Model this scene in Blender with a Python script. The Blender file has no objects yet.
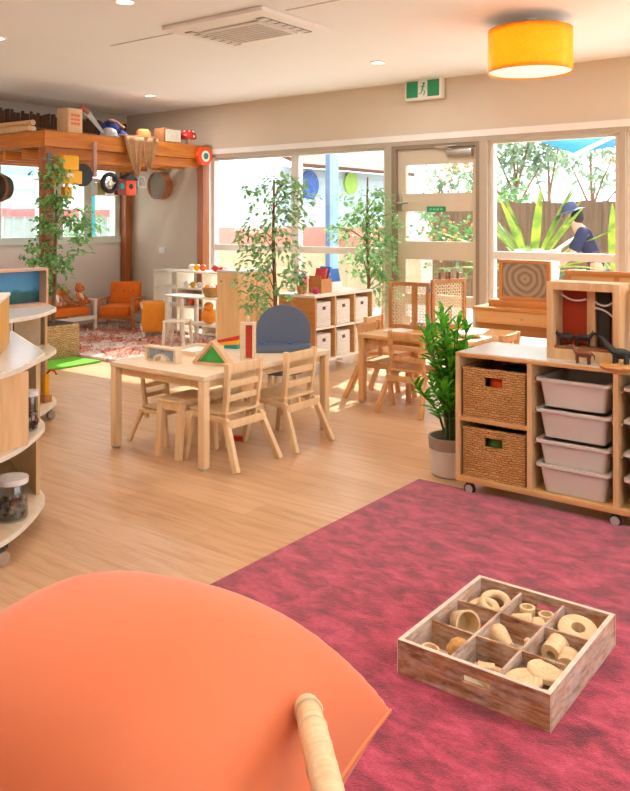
import bpy, bmesh, math, random
from mathutils import Vector, Matrix, Euler

rnd = random.Random(11)
S = bpy.context.scene
COL = S.collection
R = math.radians
PI = math.pi


# ------------------------------------------------------------------ materials
def lin(h):
    h = h.lstrip('#')
    v = [int(h[i:i + 2], 16) / 255 for i in (0, 2, 4)]
    return tuple(c / 12.92 if c <= .04045 else ((c + .055) / 1.055) ** 2.4 for c in v) + (1,)


def base(name, rough=.5, metal=0):
    m = bpy.data.materials.new(name)
    m.use_nodes = True
    n = m.node_tree.nodes
    p = n['Principled BSDF']
    p.inputs['Roughness'].default_value = rough
    p.inputs['Metallic'].default_value = metal
    return m, n, m.node_tree.links, p


def ramp(n, l, fac, stops):
    r = n.new('ShaderNodeValToRGB')
    e = r.color_ramp.elements
    while len(e) < len(stops):
        e.new(.5)
    for el, (pos, c) in zip(e, stops):
        el.position = pos
        el.color = lin(c) if isinstance(c, str) else c
    l.new(fac, r.inputs[0])
    return r.outputs[0]


def coords(n, l, scale=(1, 1, 1), rot=(0, 0, 0)):
    t = n.new('ShaderNodeTexCoord')
    mp = n.new('ShaderNodeMapping')
    mp.inputs['Scale'].default_value = scale
    mp.inputs['Rotation'].default_value = rot
    l.new(t.outputs['Object'], mp.inputs[0])
    return mp.outputs[0]


def noise(n, l, vec, scale, detail=3, rough=.5, dist=0):
    t = n.new('ShaderNodeTexNoise')
    t.inputs['Scale'].default_value = scale
    t.inputs['Detail'].default_value = detail
    t.inputs['Roughness'].default_value = rough
    t.inputs['Distortion'].default_value = dist
    l.new(vec, t.inputs['Vector'])
    return t.outputs['Fac']


def bump(n, l, p, h, strength=.3, dist=.01):
    b = n.new('ShaderNodeBump')
    b.inputs['Strength'].default_value = strength
    b.inputs['Distance'].default_value = dist
    l.new(h, b.inputs['Height'])
    l.new(b.outputs[0], p.inputs['Normal'])


def plain(name, c, rough=.5, metal=0, var=.06, scale=8, emit=0):
    m, n, l, p = base(name, rough, metal)
    a = lin(c)
    f = noise(n, l, coords(n, l), scale)
    l.new(ramp(n, l, f, [(.3, tuple(x * (1 - var) for x in a[:3]) + (1,)), (.7, tuple(min(1, x * (1 + var)) for x in a[:3]) + (1,))]), p.inputs['Base Color'])
    if emit:
        p.inputs['Emission Color'].default_value = a
        p.inputs['Emission Strength'].default_value = emit
    return m


def wood(name, c1, c2, axis='X', rough=.42, s=1.0):
    m, n, l, p = base(name, rough)
    sc = {'X': (1.2 * s, 14 * s, 14 * s), 'Y': (14 * s, 1.2 * s, 14 * s), 'Z': (14 * s, 14 * s, 1.2 * s)}[axis]
    f = noise(n, l, coords(n, l, sc), 2.2, 4, .55, .8)
    l.new(ramp(n, l, f, [(.3, c1), (.7, c2)]), p.inputs['Base Color'])
    return m


def weave(name, c1, c2, dark, sc=1.0, rough=.7):
    m, n, l, p = base(name, rough)
    t = n.new('ShaderNodeTexCoord')
    x = n.new('ShaderNodeSeparateXYZ')
    l.new(t.outputs['Object'], x.inputs[0])
    a = n.new('ShaderNodeMath')
    l.new(x.outputs[0], a.inputs[0])
    l.new(x.outputs[1], a.inputs[1])
    c = n.new('ShaderNodeCombineXYZ')
    l.new(a.outputs[0], c.inputs[0])
    l.new(x.outputs[2], c.inputs[1])
    b = n.new('ShaderNodeTexBrick')
    b.inputs['Scale'].default_value = 1
    b.inputs['Brick Width'].default_value = .03 * sc
    b.inputs['Row Height'].default_value = .0115 * sc
    b.inputs['Mortar Size'].default_value = .0022 * sc
    b.inputs['Mortar Smooth'].default_value = .6
    b.inputs['Color1'].default_value = lin(c1)
    b.inputs['Color2'].default_value = lin(c2)
    b.inputs['Mortar'].default_value = lin(dark)
    nz = n.new('ShaderNodeTexNoise')
    nz.inputs['Scale'].default_value = 22 / sc
    l.new(c.outputs[0], nz.inputs['Vector'])
    ms = n.new('ShaderNodeVectorMath')
    ms.operation = 'MULTIPLY_ADD'
    l.new(nz.outputs['Color'], ms.inputs[0])
    ms.inputs[1].default_value = (.05 * sc, .022 * sc, 0)
    l.new(c.outputs[0], ms.inputs[2])
    l.new(ms.outputs[0], b.inputs['Vector'])
    l.new(b.outputs['Color'], p.inputs['Base Color'])
    inv = n.new('ShaderNodeMath')
    inv.operation = 'SUBTRACT'
    inv.inputs[0].default_value = 1
    l.new(b.outputs['Fac'], inv.inputs[1])
    bump(n, l, p, inv.outputs[0], .6, .004)
    return m


def glass(name, tint='#ffffff', gloss=.07):
    m = bpy.data.materials.new(name)
    m.use_nodes = True
    n, l = m.node_tree.nodes, m.node_tree.links
    n.clear()
    o = n.new('ShaderNodeOutputMaterial')
    t = n.new('ShaderNodeBsdfTransparent')
    t.inputs[0].default_value = lin(tint)
    g = n.new('ShaderNodeBsdfGlossy')
    g.inputs['Roughness'].default_value = .03
    x = n.new('ShaderNodeMixShader')
    x.inputs[0].default_value = gloss
    l.new(t.outputs[0], x.inputs[1])
    l.new(g.outputs[0], x.inputs[2])
    l.new(x.outputs[0], o.inputs[0])
    return m


M = {}
M['beech'] = wood('beech', '#e3bf8e', '#efd3a8', 'Z')
M['birch'] = wood('birch', '#e6cba6', '#f1dfc2', 'X')
M['pale'] = wood('pale wood', '#eadfca', '#f6efe0', 'X')
M['oak'] = wood('oak veneer', '#cf9c5e', '#dfb378', 'X')
M['maple'] = wood('maple veneer', '#d8ae78', '#e6c494', 'Z')
M['honey'] = wood('honey wood', '#b9763a', '#cd8b4b', 'X')
M['chairwood'] = wood('tan chair wood', '#c9935a', '#dba870', 'Z')
M['beam'] = wood('orange stained pine', '#bd6a22', '#d98a35', 'Y')
M['post'] = wood('brown stained pine', '#93532a', '#ac6636', 'Z')
M['screenwood'] = wood('screen frame wood', '#b0763f', '#c48b52', 'Z')
M['laminate'] = plain('pale laminate', '#cfcdc8', .22, var=.02)
M['edge'] = wood('ply edging', '#e4d8c4', '#efe6d6', 'X')
M['white'] = plain('white paint', '#eeece8', .5, var=.02)
M['frame'] = plain('window frame aluminium', '#d9d5cd', .4, var=.02)
M['greyframe'] = plain('stone grey joinery', '#b3a896', .45, var=.02)
M['greenframe'] = plain('sage window frame', '#d3dfd2', .45, var=.02)
M['wall'] = plain('beige wall paint', '#d8cbb8', .85, var=.015, scale=3)
M['walls'] = plain('warm grey wall paint', '#d8d3cb', .85, var=.015, scale=3)
M['ceil'] = plain('ceiling paint', '#f3f5f6', .9, var=.01, scale=2)
M['door'] = plain('door paint', '#cdbfa9', .45, var=.02)
M['glass'] = glass('window glass')
M['steel'] = plain('brushed steel', '#b9b6b0', .3, .9, .03)
M['black'] = plain('black rubber', '#1b1b1d', .5)
M['dark'] = plain('dark board', '#2a211c', .7)  # plain dark brown for the cabinet plinth and peg hole
M['green'] = plain('sign green', '#1f9460', .4, var=.03)
M['orange'] = plain('orange felt', '#e0700c', .8, var=.08, scale=30)
M['orange2'] = plain('amber fabric', '#e8922a', .8, var=.05, scale=30)
M['red'] = plain('red paint', '#c8281e', .4)
M['redorange'] = plain('red orange paint', '#e8531d', .4)
M['yellow'] = plain('yellow plastic', '#f0ae0c', .35)
M['blue'] = plain('blue paint', '#2464b8', .4)
M['navy'] = plain('navy cloth', '#232f5c', .8)
M['darknavy'] = plain('dark navy clothes', '#141c44', .8)
M['teal'] = plain('teal paint', '#1f8e93', .4)
M['tan'] = plain('tan hessian', '#b58a63', .9, var=.15, scale=40)
M['leather'] = plain('brown leather', '#8d5a34', .6, var=.12, scale=20)
M['skin'] = plain('skin', '#d09a78', .6)
M['slate'] = plain('slate blue laminate', '#5a6a80', .45, var=.02)
M['white_plastic'] = plain('white plastic', '#dcd6cc', .35, var=.015)
M['wicker'] = weave('water hyacinth weave', '#d6a765', '#bd8a4a', '#7d5528')
M['whitewicker'] = weave('whitewashed weave', '#f7f4ee', '#eee8de', '#cbbfae', 1.2)
M['basketw'] = weave('diamond weave', '#d3b385', '#b78f5c', '#7e5a34', 1.5)
M['cane'] = plain('cane', '#e6d6b4', .6, var=.06, scale=60)
M['trunk'] = plain('tree bark', '#7a5a40', .8, var=.2, scale=25)
M['greypot'] = plain('pale ceramic', '#d8d0c6', .5, var=.03)
M['taupe'] = plain('taupe ceramic', '#9b8b7a', .6, var=.05)
M['soil'] = plain('soil', '#3a2a20', .95, var=.3, scale=40)
M['paper'] = plain('white paper', '#f2efe9', .7, var=.01)
M['card'] = plain('cardboard', '#d9b58e', .8, var=.04)
M['redink'] = plain('red ink', '#d9694c', .7)
M['turf'] = plain('green turf', '#63ad20', .95, var=.25, scale=120)
M['toy'] = wood('turned loose part wood', '#e9c48c', '#f3dcb0', 'X', .5, 3)
M['toycore'] = wood('wood end grain', '#c08844', '#dba860', 'X', .5, 3)
M['plush'] = plain('brown plush', '#c9773c', .95, var=.2, scale=60)
M['plush2'] = plain('cream plush', '#ead3b8', .95, var=.1, scale=60)
M['hair'] = plain('dark doll hair', '#241712', .8)
M['horse'] = plain('brown toy horse', '#7b4526', .5, var=.15)
M['darktoy'] = plain('charcoal toy', '#2b2a27', .5, var=.2)
M['mirror'] = plain('dark mirror', '#777777', .08, 1, 0)
M['oxblood'] = plain('oxblood reflection panel', '#b03a12', .6, var=.06)  # red seen in the framed mirror, put into a panel colour


def leafmat(name, c1, c2, sc=9):
    m, n, l, p = base(name, .45)
    f = noise(n, l, coords(n, l), sc, 2)
    c = ramp(n, l, f, [(.35, c1), (.65, c2)])
    l.new(c, p.inputs['Base Color'])
    t = n.new('ShaderNodeBsdfTranslucent')
    l.new(c, t.inputs[0])
    x = n.new('ShaderNodeMixShader')
    x.inputs[0].default_value = .45
    o = n['Material Output']
    l.new(p.outputs[0], x.inputs[1])
    l.new(t.outputs[0], x.inputs[2])
    l.new(x.outputs[0], o.inputs[0])
    return m


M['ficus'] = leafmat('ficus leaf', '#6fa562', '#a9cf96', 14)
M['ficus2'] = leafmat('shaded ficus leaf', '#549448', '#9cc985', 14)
M['zz'] = leafmat('glossy green leaf', '#2c8f14', '#6cc22c', 12)
M['palmleaf'] = leafmat('palm leaf', '#55752c', '#98a838', 5)
M['gum'] = leafmat('gum leaf', '#6a8462', '#93a886', 3)
M['shrub'] = leafmat('shrub leaf', '#3f7a3c', '#7aa35a', 4)


def floor_mat():
    m, n, l, p = base('oak plank floor', .34)
    v = coords(n, l)
    b = n.new('ShaderNodeTexBrick')
    b.inputs['Scale'].default_value = 1
    b.inputs['Brick Width'].default_value = 1.3
    b.inputs['Row Height'].default_value = .19
    b.inputs['Mortar Size'].default_value = .0012
    b.inputs['Mortar Smooth'].default_value = .2
    b.inputs['Color1'].default_value = lin('#cfaa84')
    b.inputs['Color2'].default_value = lin('#dcba96')
    b.inputs['Mortar'].default_value = lin('#b58d68')
    l.new(v, b.inputs['Vector'])
    f = noise(n, l, coords(n, l, (1.1, 13, 1)), 2, 5, .6, .6)
    c = ramp(n, l, f, [(.25, '#d8b893'), (.55, '#f6ecdf'), (.8, '#fffaf2')])
    mx = n.new('ShaderNodeMixRGB')
    mx.blend_type = 'MULTIPLY'
    mx.inputs[0].default_value = .85
    l.new(b.outputs['Color'], mx.inputs[1])
    l.new(c, mx.inputs[2])
    l.new(mx.outputs[0], p.inputs['Base Color'])
    return m


def rug_mat():
    m, n, l, p = base('crimson pile', .9)
    v = coords(n, l)
    f = noise(n, l, coords(n, l, (1, 1.7, 1), (0, 0, .5)), 8.5, 7, .68, .35)
    c = ramp(n, l, f, [(.35, '#72102a'), (.46, '#97203c'), (.54, '#b3304f'), (.66, '#ca4a66')])
    g = noise(n, l, v, 160, 2, .7)
    mx = n.new('ShaderNodeMixRGB')
    mx.blend_type = 'MULTIPLY'
    mx.inputs[0].default_value = .55
    l.new(c, mx.inputs[1])
    l.new(ramp(n, l, g, [(.3, '#a8a8a8'), (.6, '#ffffff')]), mx.inputs[2])
    l.new(mx.outputs[0], p.inputs['Base Color'])
    p.inputs['Sheen Weight'].default_value = .25
    bump(n, l, p, g, .5, .006)
    return m


def shag_mat():
    m, n, l, p = base('red and cream shag with sunlight', .95)
    v = coords(n, l, (1, 1, 1), (0, 0, .35))
    t = n.new('ShaderNodeTexChecker')
    t.inputs['Scale'].default_value = 1.9
    w = noise(n, l, coords(n, l), 6, 3)
    ad = n.new('ShaderNodeVectorMath')
    ad.operation = 'ADD'
    cb = n.new('ShaderNodeCombineXYZ')
    l.new(w, cb.inputs[0])
    l.new(w, cb.inputs[1])
    l.new(v, ad.inputs[0])
    l.new(cb.outputs[0], ad.inputs[1])
    l.new(ad.outputs[0], t.inputs['Vector'])
    t.inputs['Color1'].default_value = lin('#dd9a84')
    t.inputs['Color2'].default_value = lin('#f6e9e0')  # pattern tones paled to put sunlight on the rug into its colour
    g = noise(n, l, coords(n, l), 40, 3, .7)
    mx = n.new('ShaderNodeMixRGB')
    mx.blend_type = 'MULTIPLY'
    mx.inputs[0].default_value = .8
    l.new(t.outputs[0], mx.inputs[1])
    l.new(ramp(n, l, g, [(.35, '#c99c8e'), (.65, '#ffffff')]), mx.inputs[2])
    l.new(mx.outputs[0], p.inputs['Base Color'])
    bump(n, l, p, g, .8, .02)
    return m


def crate_mat(w0=.45, w1=.72):
    m, n, l, p = base('weathered crate timber', .75)
    f = noise(n, l, coords(n, l, (3, 3, 22)), 3, 4, .6, .5)
    c1 = ramp(n, l, f, [(.3, '#6f4629'), (.5, '#ab7750'), (.7, '#cfa47c')])
    g = noise(n, l, coords(n, l, (3, 3, 12)), 4, 4, .7)
    fac = ramp(n, l, g, [(w0, '#000000'), (w1, '#c4c4c4')])
    mx = n.new('ShaderNodeMixRGB')
    l.new(fac, mx.inputs[0])
    l.new(c1, mx.inputs[1])
    mx.inputs[2].default_value = lin('#e6ddd2')
    l.new(mx.outputs[0], p.inputs['Base Color'])
    return m


def picture_mat():
    m, n, l, p = base('printed sea picture', .3)
    t = n.new('ShaderNodeTexCoord')
    x = n.new('ShaderNodeSeparateXYZ')
    l.new(t.outputs['Object'], x.inputs[0])
    f = noise(n, l, coords(n, l, (1, 3, 3)), 5, 4)
    a = n.new('ShaderNodeMath')
    a.operation = 'MULTIPLY_ADD'
    l.new(f, a.inputs[0])
    a.inputs[1].default_value = .09
    l.new(x.outputs[2], a.inputs[2])
    r = ramp(n, l, a.outputs[0], [(0, '#154f8a'), (.07, '#123b52'), (.11, '#1c5b4c'), (.14, '#1f5f73'), (.17, '#4d93bf'), (.28, '#3f8cc4')])
    l.new(r, p.inputs['Base Color'])
    return m


def rings_mat():
    m, n, l, p = base('carved ring panel', .6)
    w = n.new('ShaderNodeTexWave')
    w.wave_type = 'RINGS'
    w.rings_direction = 'Y'
    w.inputs['Scale'].default_value = 6
    w.inputs['Distortion'].default_value = 4
    w.inputs['Detail'].default_value = 2
    mp = n.new('ShaderNodeMapping')
    mp.inputs['Location'].default_value = (0, 0, -.23)
    l.new(coords(n, l), mp.inputs[0])
    l.new(mp.outputs[0], w.inputs['Vector'])
    l.new(ramp(n, l, w.outputs['Fac'], [(.1, '#84715f'), (.5, '#98866f'), (.9, '#a89782')]), p.inputs['Base Color'])
    return m


M['floor'] = floor_mat()
M['rug'] = rug_mat()
M['shag'] = shag_mat()
M['crate'] = crate_mat()
M['crate2'] = crate_mat(.28, .60)
M['crate_rim_base'] = plain('worn crate rim and lit base', '#e2d3be', .8, var=.12, scale=30)
M['picture'] = picture_mat()
M['rings'] = rings_mat()


# ------------------------------------------------------------------ mesh builder
class B:
    def __init__(s):
        s.bm = bmesh.new()
        s.mi = 0

    def _new(s, r, m=None):
        vs = r['verts']
        if m is not None:
            bmesh.ops.transform(s.bm, matrix=m, verts=vs)
        fs = {f for v in vs for f in v.link_faces}
        for f in fs:
            f.material_index = s.mi
        return vs

    def box(s, x0, x1, y0, y1, z0, z1, bev=0, rz=0, m=None):
        r = bmesh.ops.create_cube(s.bm, size=1)
        T = Matrix.Translation(((x0 + x1) / 2, (y0 + y1) / 2, (z0 + z1) / 2)) @ Matrix.Rotation(rz, 4, 'Z') @ Matrix.Diagonal((abs(x1 - x0), abs(y1 - y0), abs(z1 - z0), 1))
        vs = s._new(r, m @ T if m else T)
        if bev:
            s.bev(vs, bev)
        return s

    def bev(s, vs, w, seg=2):
        es = list({e for v in vs for e in v.link_edges})
        r = bmesh.ops.bevel(s.bm, geom=es, offset=w, segments=seg, affect='EDGES', profile=.6)
        for f in r['faces']:
            f.material_index = s.mi

    def bar(s, p, q, w, h, bev=0, up=(0, 0, 1)):
        p, q = Vector(p), Vector(q)
        d = q - p
        z = d.normalized()
        u = Vector(up)
        if abs(z.dot(u)) > .98:
            u = Vector((0, 1, 0))
        x = u.cross(z).normalized()
        y = z.cross(x)
        T = Matrix((x, y, z)).transposed().to_4x4()
        T.translation = (p + q) / 2
        r = bmesh.ops.create_cube(s.bm, size=1)
        vs = s._new(r, T @ Matrix.Diagonal((w, h, d.length, 1)))
        if bev:
            s.bev(vs, bev)
        return s

    def tube(s, pts, r, n=8, caps=True):
        pts = [Vector(p) for p in pts]
        rs = r if isinstance(r, (list, tuple)) else [r] * len(pts)
        rings = []
        ref = None
        for i, p in enumerate(pts):
            d = (pts[min(i + 1, len(pts) - 1)] - pts[max(i - 1, 0)]).normalized()
            if ref is None:
                ref = Vector((0, 0, 1)) if abs(d.z) < .9 else Vector((1, 0, 0))
            x = (ref - d * ref.dot(d)).normalized()
            ref = x
            y = d.cross(x)
            rings.append([s.bm.verts.new(p + (x * math.cos(2 * PI * k / n) + y * math.sin(2 * PI * k / n)) * rs[i]) for k in range(n)])
        for a, b in zip(rings, rings[1:]):
            for k in range(n):
                s.bm.faces.new((a[k], a[(k + 1) % n], b[(k + 1) % n], b[k])).material_index = s.mi
        if caps:
            s.bm.faces.new(rings[0][::-1]).material_index = s.mi
            s.bm.faces.new(rings[-1]).material_index = s.mi
        return s

    def lathe(s, prof, n=24, c=(0, 0, 0), m=None, closed=False):
        c = Vector(c)
        m = m or Matrix()
        rings = [[s.bm.verts.new(c + m @ Vector((r * math.cos(2 * PI * k / n), r * math.sin(2 * PI * k / n), z))) for k in range(n)] for r, z in prof]
        pairs = list(zip(rings, rings[1:]))
        if closed:
            pairs.append((rings[-1], rings[0]))
        for a, b in pairs:
            for k in range(n):
                s.bm.faces.new((a[k], a[(k + 1) % n], b[(k + 1) % n], b[k])).material_index = s.mi
        if not closed:
            s.bm.faces.new(rings[0][::-1]).material_index = s.mi
            s.bm.faces.new(rings[-1]).material_index = s.mi
        return s

    def cyl(s, c, r, h, n=20, m=None):
        return s.lathe([(r, 0), (r, h)], n, c, m)

    def ring(s, c, R_, r, n=24, k=8, m=None):
        return s.lathe([(R_ + r * math.cos(2 * PI * i / k), r * math.sin(2 * PI * i / k)) for i in range(k)], n, c, m, True)

    def ball(s, c, r, n=14, m=None):
        sc = r if isinstance(r, (tuple, list)) else (r, r, r)
        q = bmesh.ops.create_uvsphere(s.bm, u_segments=n, v_segments=max(6, n // 2 + 2), radius=1)
        T = Matrix.Translation(c) @ (m or Matrix()) @ Matrix.Diagonal((*sc, 1))
        s._new(q, T)
        return s

    def prism(s, poly, z0, z1, m=None):
        m = m or Matrix()
        a = [s.bm.verts.new(m @ Vector((x, y, z0))) for x, y in poly]
        b = [s.bm.verts.new(m @ Vector((x, y, z1))) for x, y in poly]
        n = len(poly)
        s.bm.faces.new(a[::-1]).material_index = s.mi
        s.bm.faces.new(b).material_index = s.mi
        for k in range(n):
            s.bm.faces.new((a[k], a[(k + 1) % n], b[(k + 1) % n], b[k])).material_index = s.mi
        return s

    def leaf(s, p, d, up, L, W, fold=.15):
        p, d = Vector(p), Vector(d).normalized()
        x = d.cross(Vector(up))
        if x.length < .01:
            x = d.cross(Vector((1, 0, .3)))
        x.normalize()
        nrm = x.cross(d)
        pts = [p, p + d * L * .35 + x * W / 2 + nrm * fold * W, p + d * L * .75 + x * W * .36 + nrm * fold * W * .6, p + d * L - nrm * L * .08,
               p + d * L * .75 - x * W * .36 + nrm * fold * W * .6, p + d * L * .35 - x * W / 2 + nrm * fold * W, p + d * L * .5]
        v = [s.bm.verts.new(q) for q in pts]
        for f in ((0, 1, 6), (1, 2, 6), (2, 3, 6), (3, 4, 6), (4, 5, 6), (5, 0, 6)):
            s.bm.faces.new([v[i] for i in f]).material_index = s.mi
        return s

    def build(s, name, mat, parent=None, loc=None, rz=0, smooth=True, ang=35):
        me = bpy.data.meshes.new(name)
        bmesh.ops.recalc_face_normals(s.bm, faces=s.bm.faces)
        s.bm.to_mesh(me)
        s.bm.free()
        for k in (mat if isinstance(mat, (list, tuple)) else [mat]):
            me.materials.append(M[k] if isinstance(k, str) else k)
        if smooth:
            me.polygons.foreach_set('use_smooth', [True] * len(me.polygons))
            me.set_sharp_from_angle(angle=R(ang))
        o = bpy.data.objects.new(name, me)
        COL.objects.link(o)
        if parent:
            o.parent = parent
        if loc:
            o.location = loc
        o.rotation_euler.z = rz
        return o


def tag(o, label=None, cat=None, group=None, kind=None):
    for k, v in (('label', label), ('category', cat), ('group', group), ('kind', kind)):
        if v:
            o[k] = v
    return o


def thing(name, label, cat, loc=(0, 0, 0), rz=0, group=None):
    o = bpy.data.objects.new(name, None)
    COL.objects.link(o)
    o.location = loc
    o.rotation_euler.z = rz
    o.empty_display_size = .1
    return tag(o, label, cat, group)


def kids(o):
    return [c for c in COL.objects if c.parent == o]


def copy_tree(o, loc=None, rz=None, label=None, group=None, scale=None, par=None):
    ch = kids(o)
    c = o.copy()
    COL.objects.link(c)
    if par:
        c.parent = par
    for k in ch:
        copy_tree(k, par=c)
    if loc is not None:
        c.location = loc
    if rz is not None:
        c.rotation_euler.z = rz
    if label:
        c['label'] = label
    if group:
        c['group'] = group
    if scale:
        c.scale = (scale,) * 3
    return c


def struct(o):
    o['kind'] = 'structure'
    return o


def sempty(name, loc=(0, 0, 0)):
    o = bpy.data.objects.new(name, None)
    COL.objects.link(o)
    o.location = loc
    o['kind'] = 'structure'
    return o


RX = Matrix.Rotation(PI / 2, 4, 'X')   # turns local z into -y
RY = Matrix.Rotation(PI / 2, 4, 'Y')

# ------------------------------------------------------------------ room shell
WY = 7.45          # inner face of the window wall
LX = -8.98         # inner face of the left wall
CZ = 2.861         # ceiling
RXW = 2.6          # right wall
FY = -3.2          # wall behind the camera
HEAD = 2.19

b = B()
b.box(LX - .15, RXW + .15, FY - .15, WY + .15, -.12, 0)
struct(b.build('floor', 'floor'))
b = B()
b.box(LX - .15, RXW + .15, FY - .15, WY + .15, CZ, CZ + .15)
struct(b.build('ceiling', 'ceil'))
b = B()
b.box(LX - .15, -7.42, WY, WY + .15, 0, CZ)
b.box(-7.42, 1.3, WY, WY + .15, 2.30, CZ)
b.box(1.3, RXW + .15, WY, WY + .15, 0, CZ)
struct(b.build('wall_back', 'wall'))
b = B()
b.box(LX - .15, LX, FY, 4.55, 0, CZ)
b.box(LX - .15, LX, 4.55, 7.30, 0, 1.12)
b.box(LX - .15, LX, 4.55, 7.30, 2.2, CZ)
b.box(LX - .15, LX, 7.30, WY, 0, CZ)
b.box(LX - .15, LX, 6.12, 6.32, 1.12, 2.2)
struct(b.build('wall_left', 'walls'))
b = B()
b.box(RXW, RXW + .15, FY, .4, 0, CZ)
b.box(RXW, RXW + .15, 0.4, 4.8, 0, .5)
b.box(RXW, RXW + .15, 0.4, 4.8, 2.4, CZ)
b.box(RXW, RXW + .15, 4.8, WY, 0, CZ)
struct(b.build('wall_right', 'walls'))
b = B()
b.box(LX - .15, RXW + .15, FY - .15, FY, 0, CZ)
struct(b.build('wall_front', 'walls'))


def window_back(name, x0, x1, z0, z1, mulls, rails, y=WY + .03, d=.08, fm='frame', fw=.05):
    w = sempty(name, ((x0 + x1) / 2, y, z0))
    cx = (x0 + x1) / 2
    b = B()
    for xa, xb in ((x0, x0 + fw), (x1 - fw, x1)):
        b.box(xa - cx, xb - cx, 0, d, 0, z1 - z0)
    for za, zb in ((0, .05), (z1 - z0 - .03, z1 - z0)):
        b.box(x0 + fw - cx, x1 - fw - cx, .004, d - .004, za, zb)
    for xm, wd in mulls:
        b.box(xm - wd / 2 - cx, xm + wd / 2 - cx, -.005, d - .002, .05, z1 - z0 - .03)
    for zr, h in rails:
        b.box(x0 + fw - cx, x1 - fw - cx, .01, d - .01, zr - h / 2 - z0, zr + h / 2 - z0)
    b.build('window_frame', fm, w)
    xs = [x0 + fw] + [v for m, wd in mulls for v in (m - wd / 2, m + wd / 2)] + [x1 - fw]
    zs = [z0 + .05] + [v for r_, h in rails for v in (r_ - h / 2, r_ + h / 2)] + [z1 - .03]
    for i in range(0, len(xs), 2):
        for j in range(0, len(zs), 2):
            B().box(xs[i] - cx, xs[i + 1] - cx, .037, .043, zs[j] - z0, zs[j + 1] - z0).build('pane', 'glass', w)
    return w


window_back('window_1', -7.36, -4.70, 0, HEAD, [(-5.985, .11)], [(1.052, .075)])
window_back('window_2', -3.51, -2.225, 0, HEAD, [], [(1.05, .075)])
window_back('window_3', -2.17, 1.3, 0, HEAD, [(-.5, .1)], [(1.05, .075)])
# stone grey posts and head board of the glazing
b = B()
for x0, x1 in ((-4.70, -4.62), (-3.59, -3.51), (-2.225, -2.17)):
    b.box(x0, x1, WY - .02, WY + .12, 0, HEAD)
b.box(-7.36, 1.3, WY - .022, WY + .12, HEAD, 2.235)
struct(b.build('trim_1', 'greyframe'))
b = B()
b.box(-7.42, 1.3, WY - .03, WY + .13, 2.235, 2.30)
b.box(-7.42, -7.36, WY - .03, WY + .13, 0, 2.235)
struct(b.build('trim_2', 'white'))

# left wall windows
for nm, y0, y1, mm in (('window_4', 4.55, 6.12, [5.45]), ('window_5', 6.32, 7.30, [6.78])):
    w = sempty(nm, (LX, (y0 + y1) / 2, 1.12))
    cy = (y0 + y1) / 2
    b = B()
    for ya, yb in ((y0, y0 + .07), (y1 - .07, y1)):
        b.box(-.1, .015, ya - cy, yb - cy, 0, 1.08)
    for m_ in mm:
        b.box(-.1, .01, m_ - .06 - cy, m_ + .06 - cy, .06, 1.0)
    b.box(-.1, .012, y0 + .07 - cy, y1 - .07 - cy, 1.0, 1.08)
    b.box(-.1, .03, y0 - .02 - cy, y1 + .02 - cy, -.03, .06)
    b.build('window_frame', 'greenframe', w)
    ys = [y0 + .07] + [v for m_ in mm for v in (m_ - .06, m_ + .06)] + [y1 - .07]
    for i in range(0, len(ys), 2):
        B().box(-.055, -.049, ys[i] - cy, ys[i + 1] - cy, .06, 1.0).build('pane', 'glass', w)

# window added in the right wall outside the frame to let in light
w = sempty('window_added', (RXW, 2.6, .5))
b = B()
for y in (-2.17, -.7, .7, 2.17):
    b.box(0, .12, y - .03, y + .03, 0, 1.9)
b.box(0, .12, -2.2, 2.2, 0, .05).box(0, .12, -2.2, 2.2, 1.85, 1.9)
b.build('window_frame', 'frame', w)
B().box(.064, .07, -2.17, 2.17, .05, 1.85).build('pane', 'glass', w)

# the glazed door
D = sempty('door_1', (-4.105, WY, 0))
b = B()
dx0, dx1 = -.455, .43
zs = [(.0, .14), (.50, .62), (.979, 1.176), (1.484, 1.68), (1.976, 2.145)]
for z0, z1 in zs:
    b.box(-.36, .425, .02, .075, z0 + .006, z1)
b.box(dx0, -.36, .02, .075, .006, 2.145).box(.425, .47, .02, .075, .006, 2.145)
b.build('door_leaf', 'door', D)
for z0, z1 in zip([z[1] for z in zs[:-1]], [z[0] + .006 for z in zs[1:]]):
    B().box(-.36, .425, .045, .051, z0, z1).build('pane', 'glass', D)
b = B()
b.box(-.515, -.458, -.015, .1, 0, 2.19).box(.473, .515, -.015, .1, 0, 2.19).box(-.458, .473, -.015, .1, 2.15, 2.19)
b.build('door_frame', plain('door jamb', '#8d7c68', .5, var=.02), D)
b = B()
b.box(-.455, -.40, .008, .02, 1.50, 1.68, .003)
b.tube([(-.425, .012, 1.58), (-.425, -.04, 1.58), (-.41, -.045, 1.58), (-.30, -.045, 1.58)], .01, 8)
b.build('door_handle', 'steel', D)
b = B()
b.box(.15, .43, -.03, .018, 2.05, 2.12, .006)
b.bar((.2, -.01, 2.13), (.02, -.03, 2.155), .02, .012).bar((.02, -.03, 2.155), (.26, -.02, 2.16), .02, .012)
b.build('door_closer', 'steel', D)
b = B()
b.box(-.10, .12, .014, .019, 1.482, 1.540)
s_ = b.build('push_sign', 'green', D)
b = B()
for k in range(4):
    b.box(-.07 + k * .042, -.042 + k * .042, .0115, .0138, 1.502, 1.521)
b.build('sign_marking', plain('faded sign print', '#7fc7a4', .5), D)

# skirting
b = B()
b.box(LX + .002, -7.43, WY - .015, WY - .001, 0, .1)
struct(b.build('baseboard_back', 'white'))
b = B()
b.box(LX + .001, LX + .016, FY, WY - .015, 0, .1)
struct(b.build('baseboard_left', 'white'))
# slim joint strip on the ceiling either side of the air conditioner
b = B()
b.box(-5.47, -4.66, 4.36, 4.375, CZ - .004, CZ).box(-3.58, -2.2, 4.36, 4.375, CZ - .004, CZ)
struct(b.build('trim_3', plain('joint strip', '#cfc5bb', .8)))

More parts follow.
